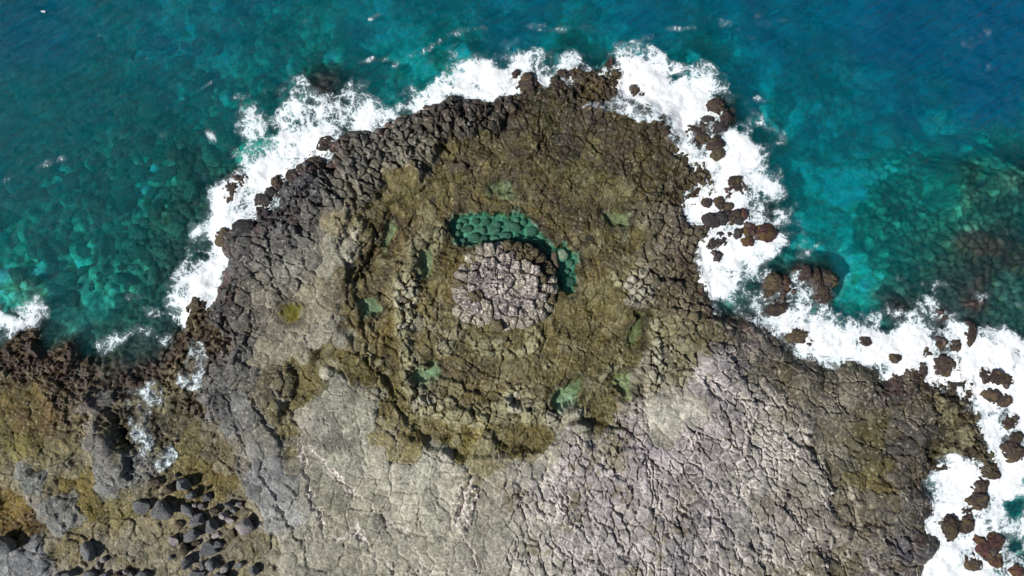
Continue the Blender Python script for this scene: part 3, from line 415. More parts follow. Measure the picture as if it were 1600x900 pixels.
# crown of upstanding blocks along the big fissure at the bottom
m = poly_sd([(718, 752), (735, 742), (748, 762), (744, 790), (736, 820), (728, 838), (708, 812), (706, 780)], PX + NW1 * 5, PY + NW2 * 5, 20)
H += sst(-2, 3, m) * (.22 + .12 * rn2[ID2] - .12 * J2)
salt_extra = np.maximum(salt_extra, sst(-2, 3, m) * J2 * 1.0)
FWa = PX + fbm(PX, PY, 13, 4, 241) * 10; FWb = PY + fbm(PX, PY, 13, 4, 247) * 10
BL, DK, RD, TN = 'sear', 'dark', 'red', 'tan'
SEAR = [
 (503, 219, 14, 10, 30, BL, 'purple brown rock in the foam at the upper left rim of the platform'), (505, 228, 10, 7, 10, BL, 'low crusted rock just below the purple brown rock at the upper left rim'),
 (358, 293, 10, 15, -30, BL, 'ragged brown rock standing alone in the left surf'), (372, 280, 8, 12, -35, BL, 'upper piece of the ragged rock alone in the left surf'), (354, 309, 9, 7, 20, TN, 'tan lower piece of the ragged rock alone in the left surf'),
 (380, 357, 19, 14, 0, DK, 'large round dark boulder rising beside the left foam'), (345, 372, 12, 14, 0, TN, 'tan topped rock at the leftmost point of the platform'), (407, 310, 13, 10, 0, DK, 'squarish dark rock second from the bottom of the left chain in the foam'), (406, 332, 12, 11, 0, DK, 'lowest dark rock of the left chain, joined to the platform'),
 (419, 298, 10, 8, 0, DK, 'middle rock of the left chain in the foam'), (430, 284, 9, 10, -20, BL, 'topmost rock of the left chain in the foam'), (456, 275, 12, 12, 0, BL, 'brown rock with white wash on its lower side, above the left chain'), (470, 263, 9, 9, 0, TN, 'rounded tan rock next to the broad domed rock'), (489, 254, 16, 10, 0, BL, 'broad domed rock on the upper left rim, lapped by foam'),
 (806, 112, 6, 7, 0, BL, 'small purple rock poking out of foam at the top of the platform'), (826, 127, 16, 14, 0, BL, 'large lumpy rock at the top of the platform, left of a foam channel'), (879, 112, 8, 7, 0, BL, 'round brown rock at the top edge, right of the foam channel'), (901, 110, 12, 8, 10, BL, 'wide rock at the top edge, next to the round brown rock'), (871, 130, 11, 11, 0, BL, 'brown rock below the round one at the top edge'),
 (953, 97, 6, 5, 0, BL, 'small round rock at the topmost point of the platform'), (993, 138, 7, 6, 30, BL, 'small rock in solid foam right of the topmost point'), (1008, 145, 5, 4, 0, BL, 'little rock right of the small rock in solid foam'),
 (1122, 162, 13, 12, 0, BL, 'reddish domed rock at the top of the upper right islet'), (1137, 180, 12, 13, 20, BL, 'knobbly rock on the right side of the upper right islet'), (1110, 184, 10, 7, -10, DK, 'dark oval rock in foam, inside the upper right islet'), (1101, 190, 6, 5, 0, DK, 'small round dark rock next to the dark oval one'), (1128, 197, 13, 9, 20, DK, 'dark low rock at the foot of the upper right islet'),
 (1090, 206, 20, 11, -25, BL, 'long mottled rock between the platform and the upper right islet'), (1120, 221, 13, 10, 30, BL, 'jagged rock below the upper right islet, with foam on both sides'), (1124, 238, 11, 9, 20, TN, 'blocky tan rock, lower end of the jagged rock'), (1092, 222, 4, 4, 0, DK, 'small dark rock under the long mottled rock'),
 (1153, 284, 13, 12, 0, BL, 'purple rock alone in the surf below the upper right islet'), (1160, 293, 10, 9, -30, BL, 'right lobe of the purple rock alone in the surf'), (1146, 300, 8, 5, 20, BL, 'low lower lobe of the purple rock alone in the surf'),
 (1107, 315, 8, 8, 0, BL, 'pinkish rock at the platform edge above the cluster in foam'), (1128, 316, 10, 8, -40, BL, 'slanting rock at the top of the cluster right of the platform'), (1140, 321, 8, 6, 0, TN, 'tan rock right of the slanting rock in the cluster'), (1139, 331, 8, 5, 0, DK, 'small dark rock in the middle of the cluster'), (1153, 333, 9, 6, 10, BL, 'brown arched rock at the upper right of the cluster'), (1165, 333, 7, 7, 0, RD, 'purple red rock at the right tip of the cluster'),
 (1113, 345, 13, 10, -30, DK, 'dark rock at the left of the cluster in foam'), (1129, 340, 11, 11, -30, DK, 'mottled dark rock in the middle of the cluster, right of its left rock'), (1145, 343, 7, 8, 0, TN, 'brown rock under the arched rock of the cluster'), (1158, 343, 7, 8, -30, DK, 'low grey rock in wash at the lower right of the cluster'), (1128, 366, 7, 6, 20, DK, 'dark rock below the cluster, near the platform edge'), (1157, 365, 6, 7, 0, DK, 'square dark rock with white foam all round, below the cluster'), (1143, 366, 5, 4, 10, DK, 'tiny rock between two dark rocks below the cluster'),
 (1134, 376, 6, 6, 0, DK, 'round rock right of the wash streaked rock at the platform edge'), (1120, 380, 13, 8, 15, DK, 'wash streaked rock touching the platform edge below the cluster'), (1124, 399, 7, 6, 20, DK, 'small triangular rock alone in white foam at the right of the platform'), (1177, 358, 12, 11, 0, RD, 'red crusted left half of the largest rock in the right surf'), (1197, 364, 17, 13, 10, RD, 'olive and red right half of the largest rock in the right surf'), (1172, 376, 10, 8, 10, RD, 'dark red foot below the largest rock in the right surf'), (1201, 330, 15, 11, 10, DK, 'half drowned rock with lace foam above the largest rock in the right surf'),
 (1212, 440, 12, 14, 0, TN, 'brown rock in lacy foam, left of the red topped one'), (1231, 447, 11, 15, 5, RD, 'red topped rock in lacy foam left of the jagged outcrop'), (1206, 458, 8, 6, 0, BL, 'low brown rock below the pair of rocks in lacy foam'), (1219, 483, 16, 9, 20, BL, 'low wide rock under the rocks in lacy foam'), (1283, 440, 6, 19, 10, BL, 'tall ribbed spine of the jagged outcrop facing the teal bay'), (1301, 438, 13, 9, -15, TN, 'pointed tan head of the jagged outcrop facing the teal bay'), (1291, 460, 10, 13, 0, BL, 'low lower part of the jagged outcrop facing the teal bay'), (1264, 425, 9, 14, -20, BL, 'wave lapped left part of the jagged outcrop'),
 (1251, 525, 18, 10, 20, TN, 'oval ridged rock on the white foam above the lower right plateau'), (1269, 536, 5, 3.5, 0, BL, 'tiny rock right of the oval ridged rock'), (1357, 534, 10, 7, 10, BL, 'dark rock in white foam between the ridged rock and the rock trio'), (1403, 560, 10, 6, 0, BL, 'low rock in foam left of the diamond shaped rock'),
 (1412, 484, 11, 19, 0, RD, 'drowned reddish rock in the pale swirl at the right bay'), (1533, 474, 22, 12, 10, RD, 'drowned dark red rock inside the ring of lace foam'), (1482, 495, 5, 12, -20, RD, 'thin reddish rock rising in the foam below the lace ring'), (1525, 524, 7, 16, -15, BL, 'narrow upright brown rock in the right surf'),
 (1454, 551, 7, 10, -15, TN, 'diamond shaped rock in solid white foam'), (1477, 538, 7, 11, 12, BL, 'left of two small rocks above the big round surf rock'), (1503, 541, 9, 11, -35, BL, 'right of two small rocks above the big round surf rock'), (1485, 571, 17, 19, 0, BL, 'big round brown rock in solid white foam at the right'), (1448, 580, 8, 10, 0, BL, 'rock at the plateau rim left of the big round surf rock'),
 (1546, 590, 8, 13, 15, BL, 'upright red brown rock at the left of the outer rock group'), (1566, 590, 10, 12, 0, BL, 'rock at the top of the outer rock group'), (1578, 597, 12, 11, 0, BL, 'reddish rock at the upper right of the outer rock group'), (1560, 618, 17, 12, 0, BL, 'broad red brown rock at the lower left of the outer rock group'), (1577, 627, 13, 10, 0, BL, 'knobbly rock at the lower right of the outer rock group'),
 (1587, 663, 12, 13, 0, BL, 'round red brown rock near the right edge, below the outer group'), (1592, 705, 20, 22, 0, BL, 'large dark red rock on the right edge across the foam channel'), (1595, 686, 11, 9, 0, BL, 'rock on the right edge on top of the large dark red one'),
 (1555, 742, 15, 9, -10, TN, 'tan lump at the tip of the right hand plateau'), (1535, 785, 18, 15, 10, BL, 'crusted rock below the tip of the plateau'), (1540, 760, 12, 12, 0, BL, 'brown rock joining the plateau tip and the crusted rock'), (1519, 801, 10, 7, 0, BL, 'small brown rock left of the crusted rock'), (1490, 824, 14, 15, 0, BL, 'mottled rock in the foam inlet beside the plateau'), (1493, 843, 9, 9, 0, BL, 'round rock under the mottled rock in the inlet'), (1517, 824, 10, 15, -30, BL, 'dark slanting rock right of the mottled rock'),
 (1503, 866, 9, 8, 0, DK, 'half drowned dark rock in foam above the bottom right rocks'), (1550, 866, 13, 28, 38, RD, 'long reddish split rock slanting at the bottom right'), (1563, 850, 12, 12, 0, RD, 'red rock joined to the upper right of the long split rock'), (1529, 887, 17, 14, -15, BL, 'dark pitted rock at the bottom edge left of the long split rock'), (1596, 896, 10, 9, 0, RD, 'dark red rock in the bottom right corner'),
 (503, 131, 22, 7, 10, DK, 'drowned black rock showing through foam at the upper left'), (512, 158, 18, 8, 30, BL, 'faint brown rock awash below the drowned black rock'), (200, 600, 8, 7, 0, 'brown', 'round olive brown boulder at the head of the lower left wash channel'),
 (302, 480, 9, 14, 0, TN, 'pointed brown rock at the foot of the left foam'), (128, 572, 8, 10, -20, BL, 'dark spike of rock by the small lower left bay')]

# low shelves of rock that carry the rocks in the surf
shelf = np.full(PX.shape, -9.0, np.float32)
for (x, y, rx, ry, a, mt, lab) in SEAR:
    dr = 'drowned' in lab or 'awash' in lab
    R_ = max(rx, ry) * 1.25 + 3; pad = R_ * 3.4
    j0 = max(0, int((y - pad - Y0) / ST)); j1 = min(NY, int((y + pad - Y0) / ST)); i0 = max(0, int((x - pad - X0) / ST)); i1 = min(NX, int((x + pad - X0) / ST))
    if j1 <= j0 or i1 <= i0: continue
    sl_ = (slice(j0, j1), slice(i0, i1)); d2 = (FWa[sl_] - x) ** 2 + (FWb[sl_] - y) ** 2
    shelf[sl_] = np.maximum(shelf[sl_], (-.12 if dr else .36) - d2 / (R_ * R_) * .85)
shr = (shelf > -1.0)
shelf += (fbm(PX, PY, 8, 4, 231, .6) * .30 + relief * .5 + .12 * rn2[ID2]) * sst(-1, -.3, shelf)
shm = sst(-.15, .15, shelf - H) * sst(-1.0, -.6, shelf); H = np.where(shelf > H, shelf, H)
# seat of the central mound and of the deep hollow round it
rm = np.hypot((PX - MC[0]) / 84, (PY - MC[1]) / 72)

# ------------------------------------------------------------------ surface colour (what the rock, algae, salt and sand are, not how they are lit)
sxy = np.array(seeds); si = np.clip(((sxy[:, 0] - X0) / ST).astype(int), 0, NX - 1); sj = np.clip(((sxy[:, 1] - Y0) / ST).astype(int), 0, NY - 1)
def bycell(a): return a * .18 + a[sj, si][ID] * .82
inl = sst(6, 14, SD)
colr = colr * (1 - inl) + bycell(colr) * inl; colg = colg * (1 - inl) + bycell(colg) * inl; colb = colb * (1 - inl) + bycell(colb) * inl
K_wet = K_wet * (1 - inl) + bycell(K_wet) * inl
tint = 1 + tonem[IDM] * .09 + tone[ID] * np.where(K_size > 1, .13, 0) + rn2[ID2] * .05
stain = fbm(PX, PY, 55, 5, 121, .6); fine = fbm(PX, PY, 5, 3, 131, .7); mott = fbm(PX, PY, 16, 4, 137, .6)
lumv = tint * (1 + stain * .30 + fine * .42 + mott * .40) * (1 + .10 * K_salt) * (1 - ring_dark * .25)
A = np.stack([colr, colg, colb], -1) * lumv[..., None]
# brown-green algae in joints and hollows where it is damp
alg = np.clip(K_wet * 1.5, 0, 1) * sst(-.12, .25, mott * .5 - relief * 1.3 - ledge2 * .16 - (ledge - 2.5) * .05) * .68
algc = lin([96, 84, 34]).astype(np.float32)
A = A * (1 - alg[..., None]) + (algc * (1 + fine * .4)[..., None] * .9) * alg[..., None]
alg2 = sst(.18, .36, fbm(PX + NW1 * 18, PY + NW2 * 18, 38, 5, 145, .62)) * sst(.1, .25, np.where(K_wet > .15, .3, K_salt * .4)) * sst(20, 60, SD) * .45 * (1 - sst(1000, 1150, PX) * .5)
A = A * (1 - alg2[..., None]) + lin([112, 100, 50]).astype(np.float32) * alg2[..., None]
shc = lin([78, 64, 58]).astype(np.float32) * (1 + fine * .6 + mott * .4)[..., None]
A = A * (1 - shm[..., None] * .9) + shc * shm[..., None] * .9
flc = lin([118, 106, 60]).astype(np.float32) * (1 + fine * .3 + mott * .5)[..., None]
A = A * (1 - flats[..., None] * .6) + flc * flats[..., None] * .6
# reddish coralline crust near the surf
red = sst(.08, .4, fbm(PX, PY, 20, 4, 151, .6)) * (1 - sst(12, 60, np.abs(SD))) * .6
A = A * (1 - red[..., None]) + lin([92, 62, 56]).astype(np.float32) * red[..., None]
# purple brown blotches in the damp north
pb = sst(.1, .35, fbm(PX, PY, 26, 4, 155, .6)) * sst(.3, .6, K_wet) * (1 - .6 * sst(300, 480, PY)) * sst(5, 20, SD) * .65
A = A * (1 - pb[..., None]) + lin([84, 66, 60]).astype(np.float32) * pb[..., None]
# greenish grey exposed tops in the basin
tp = sst(.0, .12, relief + ledge2 * .06) * sst(-.05, .15, fbm(PX + NW2 * 16, PY + NW1 * 16, 30, 5, 158, .62)) * sst(.3, .6, K_wet) * sst(220, 360, PY) * .75 * (SD > 20)
A = A * (1 - tp[..., None]) + lin([148, 142, 118]).astype(np.float32) * tp[..., None]
cr_ = (crest * (1 - J1 * .9) * sst(-.1, .06, relief) * .8)[..., None]
A = A * (1 - cr_) + lin([158, 154, 132]).astype(np.float32) * (1 + tone[ID] * .2 + fine * .4)[..., None] * cr_
# pale salt and lichen along joints
sband = np.exp(-((edge * szp * .62 - 2.0) / .9) ** 2) * .8 * cvis + .6 * np.exp(-(((G2 - G1) * 4.2 - 1.2) / .6) ** 2) * patch2 + .5 * np.exp(-(((M2 - M1) * szm * .62 - 2.6) / 1.1) ** 2) * mgap
saltm = np.clip(K_salt * sband * sst(-.35, .2, fbm(PX, PY, 34, 3, 171)) + salt_extra * 1.2, 0, 1) * .9
A = A * (1 - saltm[..., None]) + lin([204, 194, 184]).astype(np.float32) * saltm[..., None]
# white flecks (barnacle and lichen spots)
fk = sst(.42, .55, fbm(PX, PY, 3.6, 2, 175, .8)) * .4 * (SD > 3)
A = A * (1 - fk[..., None]) + lin([190, 180, 160]).astype(np.float32) * fk[..., None]
for (dpk, _a, _b, _c, _d), (lvl, s, m, bc) in zip(POOLS, poolm):
    rim_ = (.45 * np.exp(-((s + 6) / 5) ** 2))[..., None]; A = A * (1 - rim_)
    mm = sst(-3, 4, s + fbm(PX, PY, 10, 3, 297) * 12) * (.92 if dpk == 'large' else .68); c = lin(bc).astype(np.float32) * (1.28 * (1 + fine * .35 + rn2[ID2] * .18))[..., None]
    A = A * (1 - mm[..., None]) + c * mm[..., None]
bedv = 1 + 1.7 * fbm(PX, PY, 44, 5, 195, .62) + .5 * fbm(PX, PY, 12, 3, 197)
# seabed: boulders, pale sand between weed
bed = SD < -2
A = np.where(bed[..., None], A * (1 + rn2[ID2] * .3 + rn[ID] * .45)[..., None], A)
dmp = 1 - .36 * sst(.1, .5, fbm(PX, PY, 24, 5, 191, .65)) * sst(.25, .55, K_wet)
bedm = sst(-.10, -.9, H) * (SD < 0)
A = A * ((.93 - .22 * sst(.3, .6, K_wet)) * dmp * (1 - bedm) + np.where(K_size < 13, 1.4, 3.3) * np.clip(bedv, .3, 2) * bedm)[..., None]
A = A * np.array([.96, .985, 1.03], np.float32)
wt_ = (sst(.3, .55, K_wet) * (SD > 0))[..., None]; A = A * (1 - wt_ + wt_ * np.array([1.04, 1.03, .80], np.float32))
lum = A.mean(-1, keepdims=True); A = A * np.clip(lum / .20, .2, 3) ** np.where(SD > -2, .28, .1)[..., None]
A = np.clip(A, 0.008, .8)
WET = np.clip(K_wet + sst(30, 4, SD) * .35, 0, 1)

def ground(px, py):
    i = (px - X0) / ST; j = (py - Y0) / ST
    i0 = int(min(max(i, 0), NX - 1)); j0 = int(min(max(j, 0), NY - 1))
    return float(np.mean(H[max(0, j0 - 1):j0 + 2, max(0, i0 - 1):i0 + 2]))

# ------------------------------------------------------------------ materials
def mat(name):
    m = bpy.data.materials.new(name); m.use_nodes = True; m.node_tree.nodes.clear(); return m, m.node_tree
class NT:
    def __init__(s, nt): s.nt = nt
    def n(s, t, **kw):
        nd = s.nt.nodes.new(t)
        for k, v in kw.items():
            if k.startswith('i_'):
                key = k[2:]; key = int(key) if key.isdigit() else key.replace('_', ' ')
                if isinstance(v, bpy.types.NodeSocket): s.nt.links.new(v, nd.inputs[key])
                else: nd.inputs[key].default_value = v
            else: setattr(nd, k, v)
        return nd
    def math(s, op, a, b=None, c=None, clamp=False):
        nd = s.nt.nodes.new('ShaderNodeMath'); nd.operation = op; nd.use_clamp = clamp
        for i, v in enumerate((a, b, c)):
            if v is None: continue
            if isinstance(v, bpy.types.NodeSocket): s.nt.links.new(v, nd.inputs[i])
            else: nd.inputs[i].default_value = v
        return nd.outputs[0]
    def ss(s, x, a, b, lo=0.0, hi=1.0):
        nd = s.nt.nodes.new('ShaderNodeMapRange'); nd.interpolation_type = 'SMOOTHSTEP'
        s.nt.links.new(x, nd.inputs[0]); nd.inputs[1].default_value = a; nd.inputs[2].default_value = b; nd.inputs[3].default_value = lo; nd.inputs[4].default_value = hi
        return nd.outputs[0]
    def mix(s, f, a, b, blend='MIX'):
        nd = s.nt.nodes.new('ShaderNodeMix'); nd.data_type = 'RGBA'; nd.blend_type = blend
        for idx, v in ((0, f), (6, a), (7, b)):
            if isinstance(v, bpy.types.NodeSocket): s.nt.links.new(v, nd.inputs[idx])
            else: nd.inputs[idx].default_value = v if idx == 0 else tuple(v)
        return nd.outputs[2]
def c4(c, k=1.0): a = lin(c) * k; return (float(a[0]), float(a[1]), float(a[2]), 1)

def rock_ground_material():
    m, nt = mat('jointed_basalt'); q = NT(nt)
    geo = q.n('ShaderNodeNewGeometry'); pos = geo.outputs['Position']
    col = q.n('ShaderNodeAttribute', attribute_name='Col'); wet = q.n('ShaderNodeAttribute', attribute_name='wet')
    nA = q.n('ShaderNodeTexNoise', i_Vector=pos, i_Scale=7.0, i_Detail=8.0, i_Roughness=.72)
    nB = q.n('ShaderNodeTexNoise', i_Vector=pos, i_Scale=2.2, i_Detail=6.0, i_Roughness=.65)
    vo = q.n('ShaderNodeTexVoronoi', i_Vector=pos, i_Scale=9.0); vo.feature = 'F1'
    f = q.ss(nA.outputs['Fac'], .3, .72, .62, 1.42)
    f2 = q.ss(nB.outputs['Fac'], .3, .7, .85, 1.15)
    k = q.math('MULTIPLY', f, f2)
    sc = q.n('ShaderNodeVectorMath', operation='SCALE'); nt.links.new(col.outputs['Color'], sc.inputs[0]); nt.links.new(k, sc.inputs['Scale'])
    sp = q.n('ShaderNodeTexNoise', i_Vector=pos, i_Scale=19.0, i_Detail=3.0, i_Roughness=.6)
    spf = q.ss(sp.outputs['Fac'], .62, .72, 0, .35)
    cc = q.mix(spf, sc.outputs[0], (.42, .37, .30, 1))
    hsum = q.math('ADD', q.math('MULTIPLY', nA.outputs['Fac'], .16), q.math('MULTIPLY', vo.outputs['Distance'], .05))
    bp = q.n('ShaderNodeBump', i_Strength=.85, i_Distance=.55, i_Height=hsum)
    rough = q.ss(q.math('SUBTRACT', wet.outputs['Fac'], q.math('MULTIPLY', nA.outputs['Fac'], .5)), -.2, .7, .92, .36)
    p = q.n('ShaderNodeBsdfPrincipled', i_Base_Color=cc, i_Roughness=rough, i_Normal=bp.outputs[0]); p.inputs['Specular IOR Level'].default_value = .35
    o = q.n('ShaderNodeOutputMaterial', i_Surface=p.outputs[0]); return m
def rock_material(name, base, dark, fleck, wet=.3, fscale=9.0, fl=.62, var=.5, moss=None):
    m, nt = mat(name); q = NT(nt)
    tc = q.n('ShaderNodeTexCoord'); inf = q.n('ShaderNodeObjectInfo')
    geo = q.n('ShaderNodeNewGeometry'); pos = geo.outputs['Position']
    nA = q.n('ShaderNodeTexNoise', i_Vector=pos, i_Scale=5.0, i_Detail=8.0, i_Roughness=.7)
    nB = q.n('ShaderNodeTexNoise', i_Vector=pos, i_Scale=1.6, i_Detail=5.0, i_Roughness=.6)
    nC = q.n('ShaderNodeTexNoise', i_Vector=pos, i_Scale=fscale, i_Detail=4.0, i_Roughness=.65)
    c = q.mix(q.ss(nA.outputs['Fac'], .35, .65), dark, base)
    if moss: c = q.mix(q.ss(nB.outputs['Fac'], .48, .62, 0, .8), c, moss)
    c = q.mix(q.ss(nC.outputs['Fac'], fl, fl + .1, 0, .75), c, fleck)
    k = q.math('ADD', q.math('MULTIPLY', inf.outputs['Random'], var), 1 - var * .5)
    sc = q.n('ShaderNodeVectorMath', operation='SCALE'); nt.links.new(c, sc.inputs[0]); nt.links.new(k, sc.inputs['Scale'])
    nD = q.n('ShaderNodeTexNoise', i_Vector=pos, i_Scale=9.0, i_Detail=6.0, i_Roughness=.7)
    bp = q.n('ShaderNodeBump', i_Strength=.9, i_Distance=.9, i_Height=q.math('MULTIPLY', nD.outputs['Fac'], .25))
    p = q.n('ShaderNodeBsdfPrincipled', i_Base_Color=sc.outputs[0], i_Roughness=q.ss(nA.outputs['Fac'], .3, .7, .9 - wet * .5, .95 - wet * .3), i_Normal=bp.outputs[0]); p.inputs['Specular IOR Level'].default_value = .4
    q.n('ShaderNodeOutputMaterial', i_Surface=p.outputs[0]); return m
M_GROUND = rock_ground_material()
M_BOUL = rock_material('grey_boulder', c4([128, 129, 130]), c4([84, 85, 87]), c4([150, 148, 142]), wet=.2, fl=.66)
M_BROWNB = rock_material('brown_boulder', c4([104, 92, 74]), c4([70, 62, 52]), c4([150, 138, 116]), wet=.4)
M_PALEB = rock_material('pale_boulder', c4([160, 154, 152]), c4([128, 122, 122]), c4([200, 190, 180]), wet=.1)
M_SEAR = rock_material('crusted_sea_rock', c4([76, 62, 57]), c4([38, 31, 31]), c4([150, 136, 122]), wet=.7, fl=.60, moss=c4([92, 78, 52]))
M_REDR = rock_material('red_sea_rock', c4([96, 60, 56]), c4([54, 36, 36]), c4([150, 132, 100]), wet=.7, fl=.62, moss=c4([100, 84, 44]))
M_DARKR = rock_material('dark_sea_rock', c4([72, 68, 68]), c4([38, 35, 38]), c4([120, 108, 92]), wet=.7, fl=.64)
M_TANR = rock_material('tan_sea_rock', c4([98, 86, 62]), c4([56, 50, 44]), c4([150, 132, 92]), wet=.6, fl=.6)
M_MOUND = rock_material('mound_rock', c4([176, 168, 152]), c4([118, 111, 100]), c4([234, 224, 206]), wet=.05, fscale=4.5, fl=.53, var=.3)
M_MOUNDT = rock_material('mound_crust', c4([154, 146, 140]), c4([82, 78, 80]), c4([236, 222, 206]), wet=.05, fscale=4.2, fl=.50, var=.4)
M_MOUNDD = rock_material('mound_brown', c4([112, 102, 76]), c4([72, 64, 46]), c4([196, 186, 160]), wet=.4, fscale=7, fl=.58, var=.3)  # browner, darker rock, mostly for columns on the mound's upper right edge
M_SUBB = rock_material('weedy_boulder', c4([126, 132, 108]), c4([56, 60, 50]), c4([170, 170, 126]), wet=.2, fl=.66, var=.9)
M_POOLST = rock_material('pool_stone', c4([128, 142, 118]), c4([92, 106, 88]), c4([180, 180, 140]), wet=.3, fl=.60, var=1.0)

def water_material(name, tcol, kf, scat, wave=1.0, rough=.11, ripple=1.0):
    """tcol: share of light passed per metre; kf: how fast the water's own colour takes over"""
    m, nt = mat(name); q = NT(nt)
    geo = q.n('ShaderNodeNewGeometry'); pos = geo.outputs['Position']
    d = q.n('ShaderNodeAttribute', attribute_name='depth').outputs['Fac']
    comb = q.n('ShaderNodeCombineColor')
    for i in range(3): nt.links.new(q.math('POWER', tcol[i], d), comb.inputs[i])
    tr = q.n('ShaderNodeBsdfTransparent', i_Color=comb.outputs[0])
    # short wind waves with crests running up to the right, as long streaks
    mp0 = q.n('ShaderNodeMapping', i_Vector=pos); mp0.inputs['Rotation'].default_value = (0, 0, R(-30)); mp = q.n('ShaderNodeMapping', i_Vector=mp0.outputs[0]); mp.inputs['Scale'].default_value = (.3, 1.5, 1)
    wn = q.n('ShaderNodeTexNoise', i_Vector=mp.outputs[0], i_Scale=1.5, i_Detail=6.0, i_Roughness=.62, i_Distortion=.5)
    w2 = q.n('ShaderNodeTexNoise', i_Vector=pos, i_Scale=5.5, i_Detail=4.0, i_Roughness=.6)
    crest = q.math('SUBTRACT', 1.0, q.math('ABSOLUTE', q.math('MULTIPLY_ADD', wn.outputs['Fac'], 3.2, -1.6)))
    hh = q.math('ADD', q.math('MULTIPLY', crest, .24 * wave), q.math('MULTIPLY', w2.outputs['Fac'], .09 * ripple))
    bp = q.n('ShaderNodeBump', i_Strength=1.0, i_Distance=1.0, i_Height=hh)
    n0 = q.n('ShaderNodeTexNoise', i_Vector=pos, i_Scale=.10, i_Detail=4.0, i_Roughness=.6)
    sc1 = q.mix(q.ss(d, 2.5, 8.5), scat[0], scat[1]); sc2 = q.mix(q.ss(n0.outputs['Fac'], .3, .7, 0, .3), sc1, scat[1])
    df = q.n('ShaderNodeBsdfDiffuse', i_Color=sc2, i_Normal=bp.outputs[0])
    fac = q.math('SUBTRACT', 1.0, q.math('POWER', math.exp(-kf), d))
    mx = q.n('ShaderNodeMixShader', i_0=fac, i_1=tr.outputs[0], i_2=df.outputs[0])
    gl = q.n('ShaderNodeBsdfGlossy', i_Roughness=rough, i_Normal=bp.outputs[0])
    fr = q.n('ShaderNodeFresnel', i_IOR=1.33, i_Normal=bp.outputs[0])
    m2 = q.n('ShaderNodeMixShader', i_0=q.math('MULTIPLY', fr.outputs[0], .6), i_1=mx.outputs[0], i_2=gl.outputs[0])
    q.n('ShaderNodeOutputMaterial', i_Surface=m2.outputs[0]); return m
M_SEA = water_material('sea_water', (.40, .91, .935), .115, ((0.0, .25, .28, 1), (0.0, .12, .25, 1)))
M_POOL = water_material('pool_water', (.54, .87, .85), .06, ((.01, .14, .13, 1), (.01, .12, .13, 1)), wave=.02, ripple=.12, rough=.02)
M_POOLG = water_material('green_pool_water', (.78, .95, .90), .12, ((.06, .14, .11, 1), (.05, .13, .11, 1)), wave=.02, ripple=.12, rough=.02)
M_POOLO = water_material('olive_pool_water', (.62, .72, .1), .3, ((.10, .085, .01, 1), (.10, .09, .01, 1)), wave=.02, ripple=.12, rough=.02)

def foam_material():
    m, nt = mat('sea_foam'); q = NT(nt)
    geo = q.n('ShaderNodeNewGeometry'); pos = geo.outputs['Position']
    dn = q.n('ShaderNodeAttribute', attribute_name='dens').outputs['Fac']
    wn = q.n('ShaderNodeTexNoise', i_Vector=pos, i_Scale=.75, i_Detail=5.0, i_Roughness=.6)
    off = q.n('ShaderNodeVectorMath', operation='MULTIPLY_ADD'); nt.links.new(wn.outputs['Color'], off.inputs[0]); off.inputs[1].default_value = (2.4, 2.4, 0); nt.links.new(pos, off.inputs[2])
    flat = q.n('ShaderNodeVectorMath', operation='MULTIPLY'); nt.links.new(off.outputs[0], flat.inputs[0]); flat.inputs[1].default_value = (1, 1, 0)
    v1 = q.n('ShaderNodeTexVoronoi', feature='DISTANCE_TO_EDGE', i_Vector=flat.outputs[0], i_Scale=1.05)
    v2 = q.n('ShaderNodeTexVoronoi', feature='DISTANCE_TO_EDGE', i_Vector=flat.outputs[0], i_Scale=3.0)
    l1 = q.ss(v1.outputs['Distance'], 0, .16, 1, 0); l2 = q.ss(v2.outputs['Distance'], 0, .2, .75, 0)
    v0 = q.n('ShaderNodeTexVoronoi', feature='DISTANCE_TO_EDGE', i_Vector=flat.outputs[0], i_Scale=.5)
    l0 = q.ss(v0.outputs['Distance'], 0, .13, 1.1, 0)
    lace = q.math('MAXIMUM', l0, q.math('MAXIMUM', l1, l2))
    big = q.n('ShaderNodeTexNoise', i_Vector=pos, i_Scale=.55, i_Detail=6.0, i_Roughness=.62)
    fin = q.n('ShaderNodeTexNoise', i_Vector=pos, i_Scale=6.0, i_Detail=5.0, i_Roughness=.7)
    v = q.math('MULTIPLY_ADD', dn, 1.95, -1.58)
    v = q.math('MULTIPLY_ADD', lace, .42, v)
    v = q.math('MULTIPLY_ADD', q.math('SUBTRACT', big.outputs['Fac'], .5), 1.9, v)
    v = q.math('MULTIPLY_ADD', q.math('SUBTRACT', fin.outputs['Fac'], .5), .9, v)
    v = q.math('ADD', v, .20)
    veil = q.ss(q.math('MULTIPLY_ADD', q.math('SUBTRACT', big.outputs['Fac'], .5), 1.2, dn), .40, .95, 0, .42)
    fac = q.math('MAXIMUM', q.ss(v, -.04, .34), veil)
    bp = q.n('ShaderNodeBump', i_Strength=.35, i_Distance=.3, i_Height=fin.outputs['Fac'])
    cc = q.mix(q.ss(v, .0, .7), (.62, .74, .78, 1), (.90, .92, .93, 1))
    df = q.n('ShaderNodeBsdfDiffuse', i_Color=cc, i_Normal=bp.outputs[0])
    tl = q.n('ShaderNodeBsdfTranslucent', i_Color=(.8, .88, .9, 1))
    d2 = q.n('ShaderNodeMixShader', i_0=.12, i_1=df.outputs[0], i_2=tl.outputs[0])
    tr = q.n('ShaderNodeBsdfTransparent')
    mx = q.n('ShaderNodeMixShader', i_0=fac, i_1=tr.outputs[0], i_2=d2.outputs[0])
    q.n('ShaderNodeOutputMaterial', i_Surface=mx.outputs[0]); return m
M_FOAM = foam_material()

